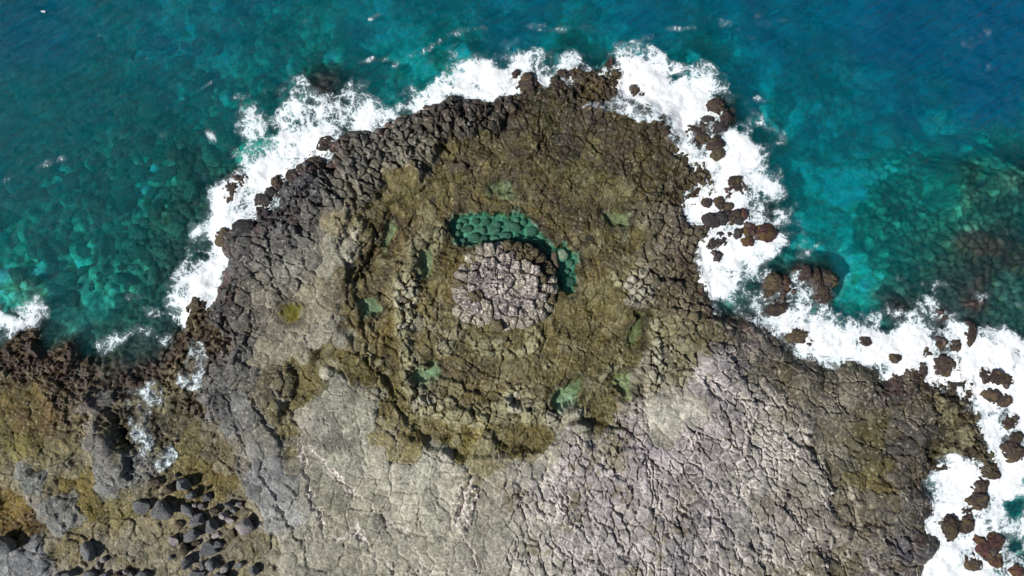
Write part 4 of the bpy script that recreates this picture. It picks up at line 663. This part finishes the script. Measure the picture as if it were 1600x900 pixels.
# ------------------------------------------------------------------ mesh helpers
def mesh_np(name, co, quads, material, smooth=True, attrs=None, col=None):
    me = bpy.data.meshes.new(name)
    me.vertices.add(len(co)); me.vertices.foreach_set('co', np.ascontiguousarray(co, np.float32).ravel())
    k = quads.shape[1]
    me.loops.add(quads.size); me.loops.foreach_set('vertex_index', np.ascontiguousarray(quads, np.int32).ravel())
    me.polygons.add(len(quads)); me.polygons.foreach_set('loop_start', np.arange(0, quads.size, k, dtype=np.int32))
    me.polygons.foreach_set('loop_total', np.full(len(quads), k, np.int32))
    if smooth: me.polygons.foreach_set('use_smooth', np.ones(len(quads), bool))
    me.materials.append(material)
    if attrs:
        for an, av in attrs.items():
            a = me.attributes.new(an, 'FLOAT', 'POINT'); a.data.foreach_set('value', np.ascontiguousarray(av, np.float32))
    if col is not None:
        a = me.color_attributes.new('Col', 'FLOAT_COLOR', 'POINT')
        c = np.ones((len(co), 4), np.float32); c[:, :3] = col; a.data.foreach_set('color', c.ravel())
    me.update(); me.validate()
    o = bpy.data.objects.new(name, me); COL.objects.link(o); return o
def grid_obj(name, px, py, z, keep, material, attrs=None, col=None):
    """keep: boolean per quad"""
    ny, nx = z.shape
    idx = np.arange(ny * nx).reshape(ny, nx)
    q = np.stack([idx[1:, :-1], idx[1:, 1:], idx[:-1, 1:], idx[:-1, :-1]], -1)[keep]
    used = np.zeros(ny * nx, bool); used[q.ravel()] = True
    remap = np.cumsum(used) - 1
    co = np.stack([(px - 800) * S, (450 - py) * S, z], -1).reshape(-1, 3)[used]
    at = {k: v.reshape(-1)[used] for k, v in (attrs or {}).items()}
    cl = col.reshape(-1, 3)[used] if col is not None else None
    return mesh_np(name, co, remap[q], material, True, at, cl)
def tag(o, label=None, cat=None, group=None, kind=None):
    if label: o['label'] = label
    if cat: o['category'] = cat
    if group: o['group'] = group
    if kind: o['kind'] = kind
    return o
def qany(m): return m[1:, 1:] | m[1:, :-1] | m[:-1, 1:] | m[:-1, :-1]

# ------------------------------------------------------------------ setting: platform, seabed, reefs, water, foam
land = qany(SD > -14)
plat = grid_obj('rock_platform', PX, PY, H, land, M_GROUND, {'wet': WET}, A)
tag(plat, 'jointed basalt shore platform with a round sunken basin, algae and pale salt in its cracks', 'rock platform', kind='structure')
k = 2
Hs = H[::k, ::k]; SDs = SD[::k, ::k]; PXs = PX[::k, ::k]; PYs = PY[::k, ::k]; As = A[::k, ::k]
REEFS = [('submerged_reef', [(200, 340), (215, 300), (250, 270), (280, 225), (312, 215), (332, 235), (325, 280), (305, 320), (302, 360), (312, 390), (290, 410), (255, 412), (232, 400), (215, 380)], 'dark weedy reef under shallow water beside the left side of the surf'),
 ('submerged_reef', [(1372, 420), (1378, 360), (1400, 325), (1450, 300), (1480, 262), (1530, 246), (1620, 240), (1760, 240), (1760, 480), (1600, 480), (1560, 455), (1500, 425), (1440, 415), (1400, 440)], 'broad cobbled reef with red brown weed under shallow water at the right')]
reefm = np.zeros(PXs.shape, bool)
for nm, pts, lab in REEFS:
    s = poly_sd(pts, PXs + fbm(PXs, PYs, 20, 3, 400) * 12, PYs + fbm(PXs, PYs, 20, 3, 401) * 12, 60)
    m = (s > 0) & (SDs < -16)
    kq = qany(m) & ~qany(SDs > -14)
    tag(grid_obj(nm, PXs, PYs, Hs + .03, kq, M_GROUND, {'wet': WET[::k, ::k]}, As), lab, 'reef', 'reefs under the water')
    reefm |= (s > 4)
seab = qany(SDs < -10) & ~(qany(~reefm) == False)
tag(grid_obj('seabed', PXs, PYs, Hs - .02 - .25 * sst(-14, -9, SDs), seab, M_GROUND, {'wet': WET[::k, ::k]}, As), 'seabed of sand, weed and cobbles seen through clear water', 'seabed', kind='structure')

# far ground: coarse sheets out to the horizon
gxf = np.array([-60000, -20000, -8000, -3000, -1500, -900, -500, -300, -200] + list(np.linspace(-146, 1746, 40)) + [1800, 1950, 2300, 3000, 4500, 8000, 20000, 60000], np.float32)
gyf = np.array([-60000, -20000, -6000, -2500, -1200, -500, -200] + list(np.linspace(-106, 1006, 24)) + [1050, 1120, 1250, 1500, 2000, 3000, 5000, 10000, 20000, 60000], np.float32)
FX, FY = np.meshgrid(gxf, gyf)
inner = (FX > X0) & (FX < X1) & (FY > Y0) & (FY < Y1)
sdf = poly_sd([(-60000, 560), (-400, 548), (0, 545), (300, 500), (500, 240), (800, 140), (1060, 165), (1120, 300), (1120, 480), (1300, 570), (1530, 600), (1560, 720), (1460, 780), (1445, 905), (1450, 1100), (1700, 1800), (3500, 3000), (60000, 12000), (60000, 60000), (-60000, 60000)], FX, FY)
hf = np.where(sdf > 0, .9 + np.minimum(sdf, 9000) * .01 * sst(400, 3000, sdf) + fbm(FX, FY, 900, 3, 500) * .004 * np.minimum(sdf, 3000) * sst(300, 1500, sdf), -12.0 + 11.8 * np.exp(sdf / 140))
out_keep = ~(inner[1:, 1:] & inner[1:, :-1] & inner[:-1, 1:] & inner[:-1, :-1])
cf = np.where((sdf > 0)[..., None], lin([120, 110, 86]).astype(np.float32), lin([80, 96, 88]).astype(np.float32))
tag(grid_obj('ground', FX, FY, (hf - .25).astype(np.float32), out_keep, M_GROUND, {'wet': np.full(FX.shape, .2, np.float32)}, cf), 'coastal ground running inland and seabed running out to the horizon', 'ground', kind='structure')

kw = 3
Hw = H[::kw, ::kw]; PXw = PX[::kw, ::kw]; PYw = PY[::kw, ::kw]; SDw = SD[::kw, ::kw]
# depth is smoothed so that single stones stay sharp under even water
def blur(a, n):
    for _ in range(n):
        a = (a + np.roll(a, 1, 0) + np.roll(a, -1, 0) + np.roll(a, 1, 1) + np.roll(a, -1, 1)) / 5
    return a
dw = np.clip(-blur(Hw, 3), 0.0, 14)
edge_w = sst(110, 5, np.minimum(np.minimum(PXw - X0, X1 - PXw), PYw - Y0)) * sst(-30, -120, SDw); dw = dw + (12 - dw) * edge_w
swell = (fbm(PXw * .6 + PYw * .9, (PYw * 1.0 - PXw * .5) * 1.9, 60, 4, 333) * .12 + fbm(PXw, PYw, 22, 3, 337) * .03).astype(np.float32)
swell *= 1 - .9 * sst(60, 0, np.minimum(np.minimum(PXw - X0, X1 - PXw), np.minimum(PYw - Y0, Y1 - PYw)))
water = grid_obj('sea', PXw, PYw, swell, qany(SDw < 6), M_SEA, {'depth': dw})
tag(water, 'clear blue and teal sea with wind ripples', 'sea', kind='structure')
dfar = np.clip(-hf, 0, 12)
seaw = grid_obj('sea', FX, FY, np.full(FX.shape, 0.0, np.float32), out_keep & qany(sdf < 200), M_SEA, {'depth': dfar})
tag(seaw, 'open sea beyond running to the horizon', 'sea', kind='structure')

# foam density, with sun glitter added among the streaks
kf = 2
PXf = PX[::kf, ::kf]; PYf = PY[::kf, ::kf]; Hf = H[::kf, ::kf]; SDf = SD[::kf, ::kf]; FDf = FD[::kf, ::kf]
fp = np.array(FOAMPTS, np.float32); num = np.zeros(PXf.shape, np.float32); den = np.zeros(PXf.shape, np.float32) + 1e-9
wfx = PXf + fbm(PXf, PYf, 24, 4, 601) * 16; wfy = PYf + fbm(PXf, PYf, 24, 4, 607) * 16
for x, y, r, v in fp:
    ww = (((wfx - x) ** 2 + (wfy - y) ** 2) / (r * r) + .15) ** -2.2
    num += ww * v; den += ww
base = num / den
base = base * .93 - .03 + fbm(PXf, PYf, 38, 5, 641, .6) * .24
base = np.where(base > 0, np.maximum(base, 0) ** 1.12, base)
dens = base * (.60 * sst(-28, -8, FDf) + .40 * sst(-8, 30, FDf)) * (1 - sst(22, 45, SDf) * .9)
dens = np.maximum(dens, .16 * sst(-35, 0, FDf) * (SDf < 5))
for pts, wd, v in STREAKS_GLITTER:
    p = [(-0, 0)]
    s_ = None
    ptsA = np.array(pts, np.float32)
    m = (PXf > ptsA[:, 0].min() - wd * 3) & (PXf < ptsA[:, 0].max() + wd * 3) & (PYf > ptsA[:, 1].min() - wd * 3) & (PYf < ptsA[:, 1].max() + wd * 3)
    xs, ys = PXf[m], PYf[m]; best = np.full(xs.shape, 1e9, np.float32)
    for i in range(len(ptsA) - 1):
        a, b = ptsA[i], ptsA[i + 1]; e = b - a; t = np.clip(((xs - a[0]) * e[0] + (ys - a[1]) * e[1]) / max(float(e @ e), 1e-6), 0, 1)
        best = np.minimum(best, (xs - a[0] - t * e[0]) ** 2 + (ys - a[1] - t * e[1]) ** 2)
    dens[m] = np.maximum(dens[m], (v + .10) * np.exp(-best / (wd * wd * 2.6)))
onland = np.zeros(PXf.shape, np.float32)
for pts, v in WASH:
    s = poly_sd(pts, PXf + fbm(PXf, PYf, 16, 3, 611) * 12, PYf + fbm(PXf, PYf, 16, 3, 613) * 12, 40)
    mm = sst(-6, 8, s); onland = np.maximum(onland, mm * v)
turb = fbm(PXf, PYf, 20, 5, 621, .6)
swf = (fbm(PXf * .6 + PYf * .9, (PYf * 1.0 - PXf * .5) * 1.9, 60, 4, 333) * .12 + fbm(PXf, PYf, 22, 3, 337) * .03)
zf = swf + .03 + np.clip(dens, 0, 1.1) ** 2 * (.16 + .22 * turb)
Hfm = np.maximum.reduce([Hf, np.roll(Hf, 1, 0), np.roll(Hf, -1, 0), np.roll(Hf, 1, 1), np.roll(Hf, -1, 1)])
low = sst(.42, .12, Hf) * sst(.35, .55, dens)                # surf running over low rock
zf = np.where(Hf > zf - .02, np.where(low > .2, Hf + .03, zf), zf)
dens = np.where((Hf > zf) & (onland < .05), 0, dens)
zf = np.where(onland > .04, np.maximum(zf, Hfm + .025), zf)
dens = np.maximum(dens * np.where(SDf > 10, .75, 1), onland)
fm = dens > .17
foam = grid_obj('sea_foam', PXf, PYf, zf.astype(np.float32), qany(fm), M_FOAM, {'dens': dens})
tag(foam, 'white surf foam breaking round the rocks and trailing off in lacy streaks, some drawn for sun glitter', 'foam', kind='stuff')

# pool water
for (kind, pts, dp, bc, lab), (lvl, s, m, _) in zip(POOLS, poolm):
    keep = qany(s > -7)
    j, i = np.where(keep); j0, j1, i0, i1 = j.min(), j.max() + 2, i.min(), i.max() + 2
    sub = (slice(j0, j1), slice(i0, i1))
    z = np.full(PX[sub].shape, lvl, np.float32)
    dd = np.clip(lvl - H[sub], 0, 2)
    mt = M_POOL if kind == 'large' else (M_POOLO if bc[2] < 40 else M_POOLG)
    o = grid_obj('tide_pool', PX[sub], PY[sub], z, keep[j0:j1 - 1, i0:i1 - 1], mt, {'depth': dd})
    tag(o, lab, 'tide pool', 'tide pools in the basalt platform')

# ------------------------------------------------------------------ rocks
def ico(sub):
    bm = bmesh.new(); bmesh.ops.create_icosphere(bm, subdivisions=sub, radius=1)
    v = np.array([x.co[:] for x in bm.verts]); f = np.array([[y.index for y in x.verts] for x in bm.faces]); bm.free(); return v, f
ICO = {3: ico(3), 4: ico(4), 5: ico(5)}
def rock_mesh(name, seed, rx, ry, rz, ang, material, rough=.1, facets=9, sub=4, cut=.78, lumps=0):
    v, f = ICO[sub]; p = v.copy(); rg = np.random.RandomState(seed)
    for _ in range(facets):
        n = rg.normal(size=3); n[2] *= .7; n /= np.linalg.norm(n); o_ = rg.uniform(cut, .98)
        d = p @ n; ex = np.maximum(0, d - o_); p -= n * (ex * .92)[:, None]
    p *= (1 + .22 * noise3(v + seed * 3.1, 1.3, 2, seed))[:, None]
    p *= (1 + rough * noise3(v + seed * 1.7, .5, 4, seed + 9))[:, None]
    if lumps: p *= (1 + lumps * (noise3(v + seed * 2.3, .34, 3, seed + 5, True)))[:, None]
    p = p / np.abs(p).max(0) * np.array([rx, ry, rz])
    c, s = math.cos(ang), math.sin(ang)
    p = np.stack([p[:, 0] * c - p[:, 1] * s, p[:, 0] * s + p[:, 1] * c, p[:, 2]], 1)
    me_o = mesh_np(name, p, f, material)
    return me_o
def place_rock(name, px, py, rx, ry, ang, material, label, cat, group, seed, hgt=.75, emb=.35, rough=.08, facets=9, sub=4, lumps=0, zbase=None, cut=.78):
    rx_, ry_ = rx * S * .98, ry * S * .98; rz = min(rx_, ry_) * hgt + .02
    o = rock_mesh(name, seed, rx_, ry_, rz, R(ang), material, rough, facets, sub, cut, lumps)
    x, y = W(px, py); z = (ground(px, py) if zbase is None else zbase) + rz * (1 - 2 * emb)
    o.location = (x, y, z)
    return tag(o, label, cat, group)
BOULD = [
 (259, 794, 20, 16, -15, 0, .8, 'largest dark grey boulder at the upper left of the boulder pile'),
 (247, 751, 15, 6.5, -8, 1, .8, 'flat wet brown slab beside the wash at the top of the boulder pile'),
 (266, 763, 10, 9, 20, 1, .8, 'dark brown boulder touching the lower end of the wet brown slab'),
 (289, 753, 13, 12, 0, 0, .9, 'dark upright boulder at the top of the pile, beside the ochre hollow'),
 (300, 773, 9, 8, 0, 0, .9, 'grey rounded boulder just below the topmost dark boulder'),
 (323, 777, 8, 7, 30, 0, .9, 'small grey boulder at the lower tip of the ochre hollow'),
 (315, 791, 6.5, 6, 0, 2, .8, 'small pale grey stone below the ochre hollow, between two black shadows'),
 (295, 799, 16, 8, -42, 0, .7, 'long slanting grey block right of the largest boulder'),
 (311, 811, 12, 10, 20, 0, .9, 'grey block in the heart of the pile with a black shadow on its right'),
 (338, 795, 9, 8, 0, 1, .8, 'rough brownish boulder on the upper right of the pile'),
 (333, 820, 10, 11, 0, 0, .9, 'pitted grey boulder right of the heart of the pile'),
 (301, 834, 15, 9, 32, 0, .8, 'ridged purplish boulder slanting below the heart of the pile'),
 (352, 804, 7.5, 7, 0, 2, .8, 'pale brown stone on the right margin of the pile'),
 (360, 786, 6.5, 6, 0, 0, .8, 'upper of two small round stones at the upper right of the pile'),
 (367, 795, 6, 5.5, 0, 0, .8, 'lower of two small round stones at the upper right of the pile'),
 (375, 787, 5, 4.5, 0, 2, .6, 'little pale stone right of the two small round stones'),
 (387, 817, 14, 15, 10, 2, .9, 'pale lavender grey boulder standing alone on the grey slab right of the pile'),
 (275, 843, 9, 8, 0, 2, .7, 'tan grey boulder at the left margin of the pile'),
 (291, 856, 8, 9, 0, 1, .8, 'brown broken boulder at the lower left of the pile'),
 (328, 857, 15, 13, 25, 0, .55, 'wide flat grey slab in the lower middle of the pile'),
 (339, 836, 9, 5, 25, 2, .6, 'thin pale slab above the wide flat slab'),
 (341, 851, 8, 7, 0, 0, .9, 'dark boulder on the right end of the wide flat slab'),
 (295, 876, 11, 10, 0, 0, .95, 'smooth blue grey round boulder at the bottom of the pile'),
 (332, 878, 8, 12.5, 5, 0, .9, 'tall narrow dark boulder right of the smooth blue grey one'),
 (342, 882, 5, 9, 8, 0, .9, 'slim dark stone pressed against the tall narrow boulder'),
 (318, 882, 6, 10, -20, 0, .8, 'slim grey stone between the smooth round boulder and the tall narrow one'),
 (354, 886, 7, 8, 0, 2, .8, 'pale stone right of the tall narrow boulder'),
 (376, 881, 9, 4.5, 15, 0, .9, 'low grey stone lying apart at the lower right of the pile'),
 (400, 888, 8, 9, 0, 0, .9, 'blue grey boulder at the bottom edge, farthest right of the pile'),
 (221, 789, 17, 12, -10, 0, .35, 'low flat grey outcrop stone left of the largest boulder'),
 (361, 812, 8, 5, -10, 2, .6, 'low tan stone left of the lone pale boulder'),
 (312, 895, 13, 8, 0, 0, .7, 'grey slab at the bottom edge below the smooth round boulder'),
 (350, 899, 16, 8, 0, 0, .8, 'dark boulder cut by the bottom edge under the tall narrow boulder'),
 (362, 836, 6, 9, 10, 1, .5, 'low reddish brown stone on the right side of the pile'),
 (280, 818, 9, 7, 0, 1, .5, 'ochre stained low stone under the largest boulder'),
 (308, 848, 7, 5, 20, 1, .7, 'small rust brown stone under the ridged purplish boulder'),
 (270, 869, 5, 4, 0, 0, .8, 'tiny dark stone alone at the lower left of the pile'),
 (16, 848, 22, 15, 5, 0, .95, 'big blue grey boulder cut by the left edge, casting a wide black shadow'),
 (143, 858, 10, 17, 14, 0, .9, 'tall dark boulder alone on the tan rock, with a round black shadow'),
 (164, 873, 5, 5, 0, 2, .9, 'small pale stone below right of the tall dark boulder'),
 (156, 882, 7, 6, 0, 2, .7, 'speckled pinkish stone below the tall dark boulder'),
 (110, 896, 12, 7, 10, 0, .9, 'rounded grey boulder on the bottom edge left of the speckled pinkish stone'),
 (95, 896, 6, 6, 0, 0, .7, 'small dark stone on the bottom edge at the left end of the row'),
 (144, 895, 11, 7, 0, 0, .9, 'dark boulder on the bottom edge under the speckled pinkish stone'),
 (170, 896, 5, 5, 0, 0, .8, 'small stone on the bottom edge right of the dark boulder under the pinkish stone'),
 (187, 896, 8, 5, 0, 1, .8, 'small pinkish brown stone on the bottom edge in the middle of the row'),
 (199, 891, 6, 5, 0, 2, .8, 'small pale stone above the middle of the bottom row'),
 (206, 896, 6, 6, 0, 0, .8, 'small dark stone between the small pale stone and the wide boulder of the bottom row'),
 (226, 897, 13, 7, 0, 0, .95, 'wide rounded boulder at the right end of the bottom row'),
 (243, 764, 4.5, 4, 0, 1, .8, 'small brown pebble below the wet brown slab'), (254, 772, 5, 4, 20, 1, .8, 'brown pebble between the wet slab and the largest boulder'),
 (277, 742, 4, 4, 0, 0, .8, 'small dark stone at the very top of the pile'), (322, 764, 4, 3.5, 0, 1, .8, 'pebble in the ochre hollow above the small grey boulder'), (305, 789, 5, 4, 0, 2, .7, 'pebble under the grey rounded boulder'),
]
mats3 = (M_BOUL, M_BROWNB, M_PALEB)
for n, (x, y, rx, ry, a, mi, hg, lab) in enumerate(BOULD):
    place_rock('boulder', x, y, rx, ry, a, mats3[mi], lab, 'boulder', 'loose boulders on the lower left shore', 100 + n, hgt=hg * 1.25, emb=.14, rough=.10, facets=16, sub=5 if rx > 8 else 4, cut=.55, lumps=.035)
rg = np.random.RandomState(77)
RM = dict(sear=M_SEAR, dark=M_DARKR, red=M_REDR, tan=M_TANR, brown=M_BROWNB)
for n, (x, y, rx, ry, a, mt, lab) in enumerate(SEAR):
    mt = RM[mt]
    drowned = 'drowned' in lab or 'awash' in lab or 'thin reddish' in lab
    sub = 5 if max(rx, ry) > 9 else 4
    rz = min(rx, ry) * S * .8 + .02
    big = .30 if drowned else .55
    rz2 = min(rx, ry) * S * .9 + .1
    top = -.16 if drowned else max(.25 + .12 * ((n * 7) % 5) / 4, ground(x, y) + min(rx, ry) * S * .40)
    o = rock_mesh('sea_rock', 300 + n, rx * S * 1.28, ry * S * 1.28, rz2, R(a), mt, .24, 8, sub, .72, .20)
    X, Y = W(x, y); o.location = (X, Y, top - rz2); tag(o, lab, 'sea rock', 'rocks standing in the surf')

# ------------------------------------------------------------------ central mound of rounded columns
mound = bpy.data.objects.new('basalt_mound', None); COL.objects.link(mound)
mx_, my_ = W(*MC); mz = .55; mound.location = (mx_, my_, mz)
tag(mound, 'round mound of knobbly basalt columns crusted white, standing in the middle of the basin', 'rock mound')
MPOLY = np.array([(706, 452), (704, 475), (714, 496), (730, 510), (752, 508), (775, 514), (800, 516), (822, 510), (846, 497), (862, 484), (869, 455), (864, 424), (848, 398), (826, 384), (795, 378), (762, 380), (738, 392), (722, 408), (710, 428)], float)
def inpoly(x, y, P):
    c = False; j = len(P) - 1
    for i in range(len(P)):
        if (P[i][1] > y) != (P[j][1] > y) and x < (P[j][0] - P[i][0]) * (y - P[i][1]) / (P[j][1] - P[i][1]) + P[i][0]: c = not c
        j = i
    return c
def edge_d(x, y, P):
    b = 1e9
    for i in range(len(P)):
        a = P[i]; e = P[(i + 1) % len(P)] - a; t = min(1, max(0, ((x - a[0]) * e[0] + (y - a[1]) * e[1]) / (e @ e)))
        b = min(b, math.hypot(x - a[0] - t * e[0], y - a[1] - t * e[1]))
    return b
rr = random.Random(21); cs = []
for _ in range(6000):
    x = rr.uniform(700, 872); y = rr.uniform(375, 520)
    if not inpoly(x, y, MPOLY): continue
    ed = edge_d(x, y, MPOLY); s = 14 if ed < 18 else 18
    if ed < 5 or (ed < 11 and vnoise(np.array([x / 9]), np.array([y / 9]), 8)[0] < .38): continue
    if all((x - a) ** 2 + (y - b) ** 2 > (s * rr.uniform(.62, 1.05)) ** 2 for a, b in cs): cs.append((x, y))
print('mound columns', len(cs))
cs = cs[:100]
NA, NRg = 54, 12
for n, (x, y) in enumerate(cs):
    ed = edge_d(x, y, MPOLY); rad = math.hypot(x - MC[0], y - MC[1])
    th = np.linspace(0, 2 * math.pi, NA, endpoint=False); dirs = np.stack([np.cos(th), np.sin(th)], 1)
    rmax = np.full(NA, 14.)
    for (a, b) in cs:
        if (a, b) == (x, y) or math.hypot(a - x, b - y) > 40: continue
        v = np.array([a - x, -(b - y)]); L = np.linalg.norm(v); cc = dirs @ (v / L)
        rmax = np.minimum(rmax, np.where(cc > .02, (L / 2) / np.maximum(cc, .02), 99))
    rmax = np.minimum(rmax, min(14., ed + 4)); rmax = (rmax + .5 * (np.roll(rmax, 1) + np.roll(rmax, -1))) / 2 * rr.uniform(1.0, 1.14)
    vs = []; 
    top = .36 + .58 * float(sst(0, 42, ed)) + rr.uniform(-.20, .20) + .45 * fbm(np.array([x]), np.array([y]), 30, 2, 700)[0]
    tx_, ty_ = rr.uniform(-.5, .5), rr.uniform(-.5, .5)
    if ed < 20:
        ox, oy = (x - MC[0]) / rad, -(y - MC[1]) / rad; tx_ -= ox * .35; ty_ -= oy * .35
    ts = [(.08, 0), (.16, 0), (.25, 0), (.34, 0), (.43, 0), (.52, 0), (.60, 0), (.67, 0), (.74, 0), (.80, 0), (.86, 0), (.94, .02), (1.0, .10), (1.01, .28), (1.02, .5), (1.03, .75), (1.04, 1.0), (1.06, 1.6)]
    pts = [(0, 0, top)]
    for (t, dn) in ts:
        for k2 in range(NA):
            r = rmax[k2] * t * S; X_ = r * dirs[k2, 0]; Y_ = r * dirs[k2, 1]
            z = top + tx_ * X_ + ty_ * Y_ - (.26 if ed > 22 else .34) * min(t, 1) ** 2.6 - dn
            pts.append((X_, Y_, z))
    P_ = np.array(pts)
    nz = noise3(P_ + np.array([x, y, 0]) * .07, .5, 4, 900 + n); nr = noise3(P_ + np.array([x, y, 5]) * .05, .30, 3, 800 + n, True)
    P_[:, 2] += nz * .18 + nr * .14; P_[:, 0] += nz * .10; P_[:, 1] += nr * .08
    tri = [(0, 1 + k2, 1 + (k2 + 1) % NA) for k2 in range(NA)]
    for r_ in range(len(ts) - 1):
        for k2 in range(NA):
            a = 1 + r_ * NA + k2; b = 1 + r_ * NA + (k2 + 1) % NA; c_ = a + NA; d_ = b + NA
            tri += [(a, c_, d_), (a, d_, b)]
    ang = math.atan2(-(y - MC[1]), x - MC[0])
    if (ed > 20 and rr.random() < .75) or (ed > 12 and rr.random() < .3): mt = M_MOUNDT
    elif (R(8) < ang < R(88) and ed < 22) or rr.random() < .03: mt = M_MOUNDD
    else: mt = M_MOUND
    o = mesh_np('rock_column', P_, np.array(tri), mt); o.parent = mound
    o.location = ((x - MC[0]) * S, -(y - MC[1]) * S, 0)

vc, fc = ICO[4]; core = mesh_np('core', vc * np.array([3.3, 2.7, .42]) * (1 + .08 * noise3(vc, .5, 3, 55))[:, None], fc, M_MOUND); core.parent = mound; core.location = (0, 0, 0)
# stones in the large pool
lvlL = poolm[0][0]; 
place_rock('pool_boulder', 880, 398, 11.5, 11.5, 0, M_POOLST, 'smooth round grey green boulder in the right end of the large pool', 'boulder', 'boulders in the large pool', 901, hgt=.8, emb=.1, rough=.02, facets=3, cut=.8)
place_rock('pool_boulder', 869, 407, 8, 17, 12, M_BROWNB, 'brown wedge shaped block leaning between the mound and the round boulder in the pool', 'boulder', 'boulders in the large pool', 902, hgt=1.1, emb=.05, rough=.05, facets=10, cut=.6)
place_rock('pool_boulder', 888, 441, 14, 9, 10, M_POOLST, 'broad flat drowned boulder at the lower right tip of the large pool', 'boulder', 'boulders in the large pool', 903, hgt=.6, emb=.1, rough=.03, facets=5)
PST = [(729, 356, 11, 6), (777, 349, 6.5, 6), (772, 359, 10, 6), (802, 353, 13, 8), (832, 359, 9, 9), (753, 358, 6, 7), (741, 369, 9, 7), (755, 371, 7, 5), (773, 371, 9, 5), (789, 367, 11, 7), (807, 342, 6, 5), (838, 377, 9, 7), (822, 374, 7, 6), (713, 364, 6, 6), (721, 376, 6, 6), (888, 423, 5, 5), (895, 430, 4, 4), (882, 430, 4, 4), (850, 389, 7, 6), (760, 345, 7, 5), (742, 344, 7, 5), (725, 344, 6, 4), (808, 368, 6, 5), (893, 410, 5, 6), (846, 368, 6, 5), (792, 343, 6, 4), (715, 352, 5, 6), (858, 396, 5, 5), (866, 391, 5, 4), (818, 345, 6, 5)]
for n, (x, y, rx, ry) in enumerate(PST):
    place_rock('pool_stone', x, y, rx, ry, rg.uniform(-20, 20), M_POOLST, 'rounded stone on the floor of the large teal pool above the mound' if x < 850 else 'small rounded stone on the floor of the right arm of the teal pool', 'stone', 'stones on the floor of the large pool' if x < 850 else 'stones in the right arm of the large pool', 950 + n, hgt=.75, emb=.2, rough=.04, facets=5, sub=3)

# boulders lying on the seabed at the left, shared shapes
protos = []
for n in range(7):
    o = rock_mesh('seabed_boulder', 1200 + n, .5, .5 * (.75 + .04 * n), .36, 0, M_SUBB, .13, 9, 3, .6, .06); protos.append(o)
placed = []; first = set()
r5 = random.Random(5)
for _ in range(9000):
    if len(placed) >= 250: break
    x = r5.uniform(0, 420); y = r5.uniform(20, 470)
    if r5.random() > (.25 if y < 120 else 1) * (1 if x < 330 else .4): continue
    if 60 < x < 0: continue
    if field_at(SD, x, y) > -40 or field_at(FD, x, y) > -8: continue
    s = r5.choice((.7, .9, 1.1, 1.4, 1.8, 2.4)) * r5.uniform(.85, 1.15) * (.75 if y > 330 else 1)
    if any((x - a) ** 2 + (y - b) ** 2 < (9.5 * (s + t) * .5) ** 2 for a, b, t in placed): continue
    placed.append((x, y, s)); k2 = r5.randrange(7)
    if k2 not in first: first.add(k2); o = protos[k2]
    else: o = protos[k2].copy(); COL.objects.link(o)
    X, Y = W(x, y); o.location = (X, Y, min(ground(x, y) + .04 * s, -.25 - .36 * s)); o.rotation_euler = (0, 0, r5.uniform(0, 6.28)); sc = s * r5.uniform(.8, 1.0)
    o.scale = (sc * r5.uniform(.85, 1.25), sc * r5.uniform(.7, 1.05), sc * .85)
    size_w = 'large' if s > 1.55 else ('small' if s < .95 else 'middling')
    if y < 130: wh = 'deep down in the blue water at the upper left'
    elif math.hypot(x - 265, y - 310) < 105: wh = 'on the bottom beside the dark weedy reef at left'
    elif y > 370: wh = 'in the shallow teal water above the lower left bay'
    elif x < 120: wh = 'on the bottom close to the left edge of the view'
    elif x > 300: wh = 'on the bottom just off the upper left surf'
    else: wh = 'on the bottom between the left edge and the dark reef'
    tag(o, size_w + ' weedy rounded boulder ' + wh, 'submerged boulder', size_w + ' boulders ' + wh)
print('seabed boulders', len(placed))
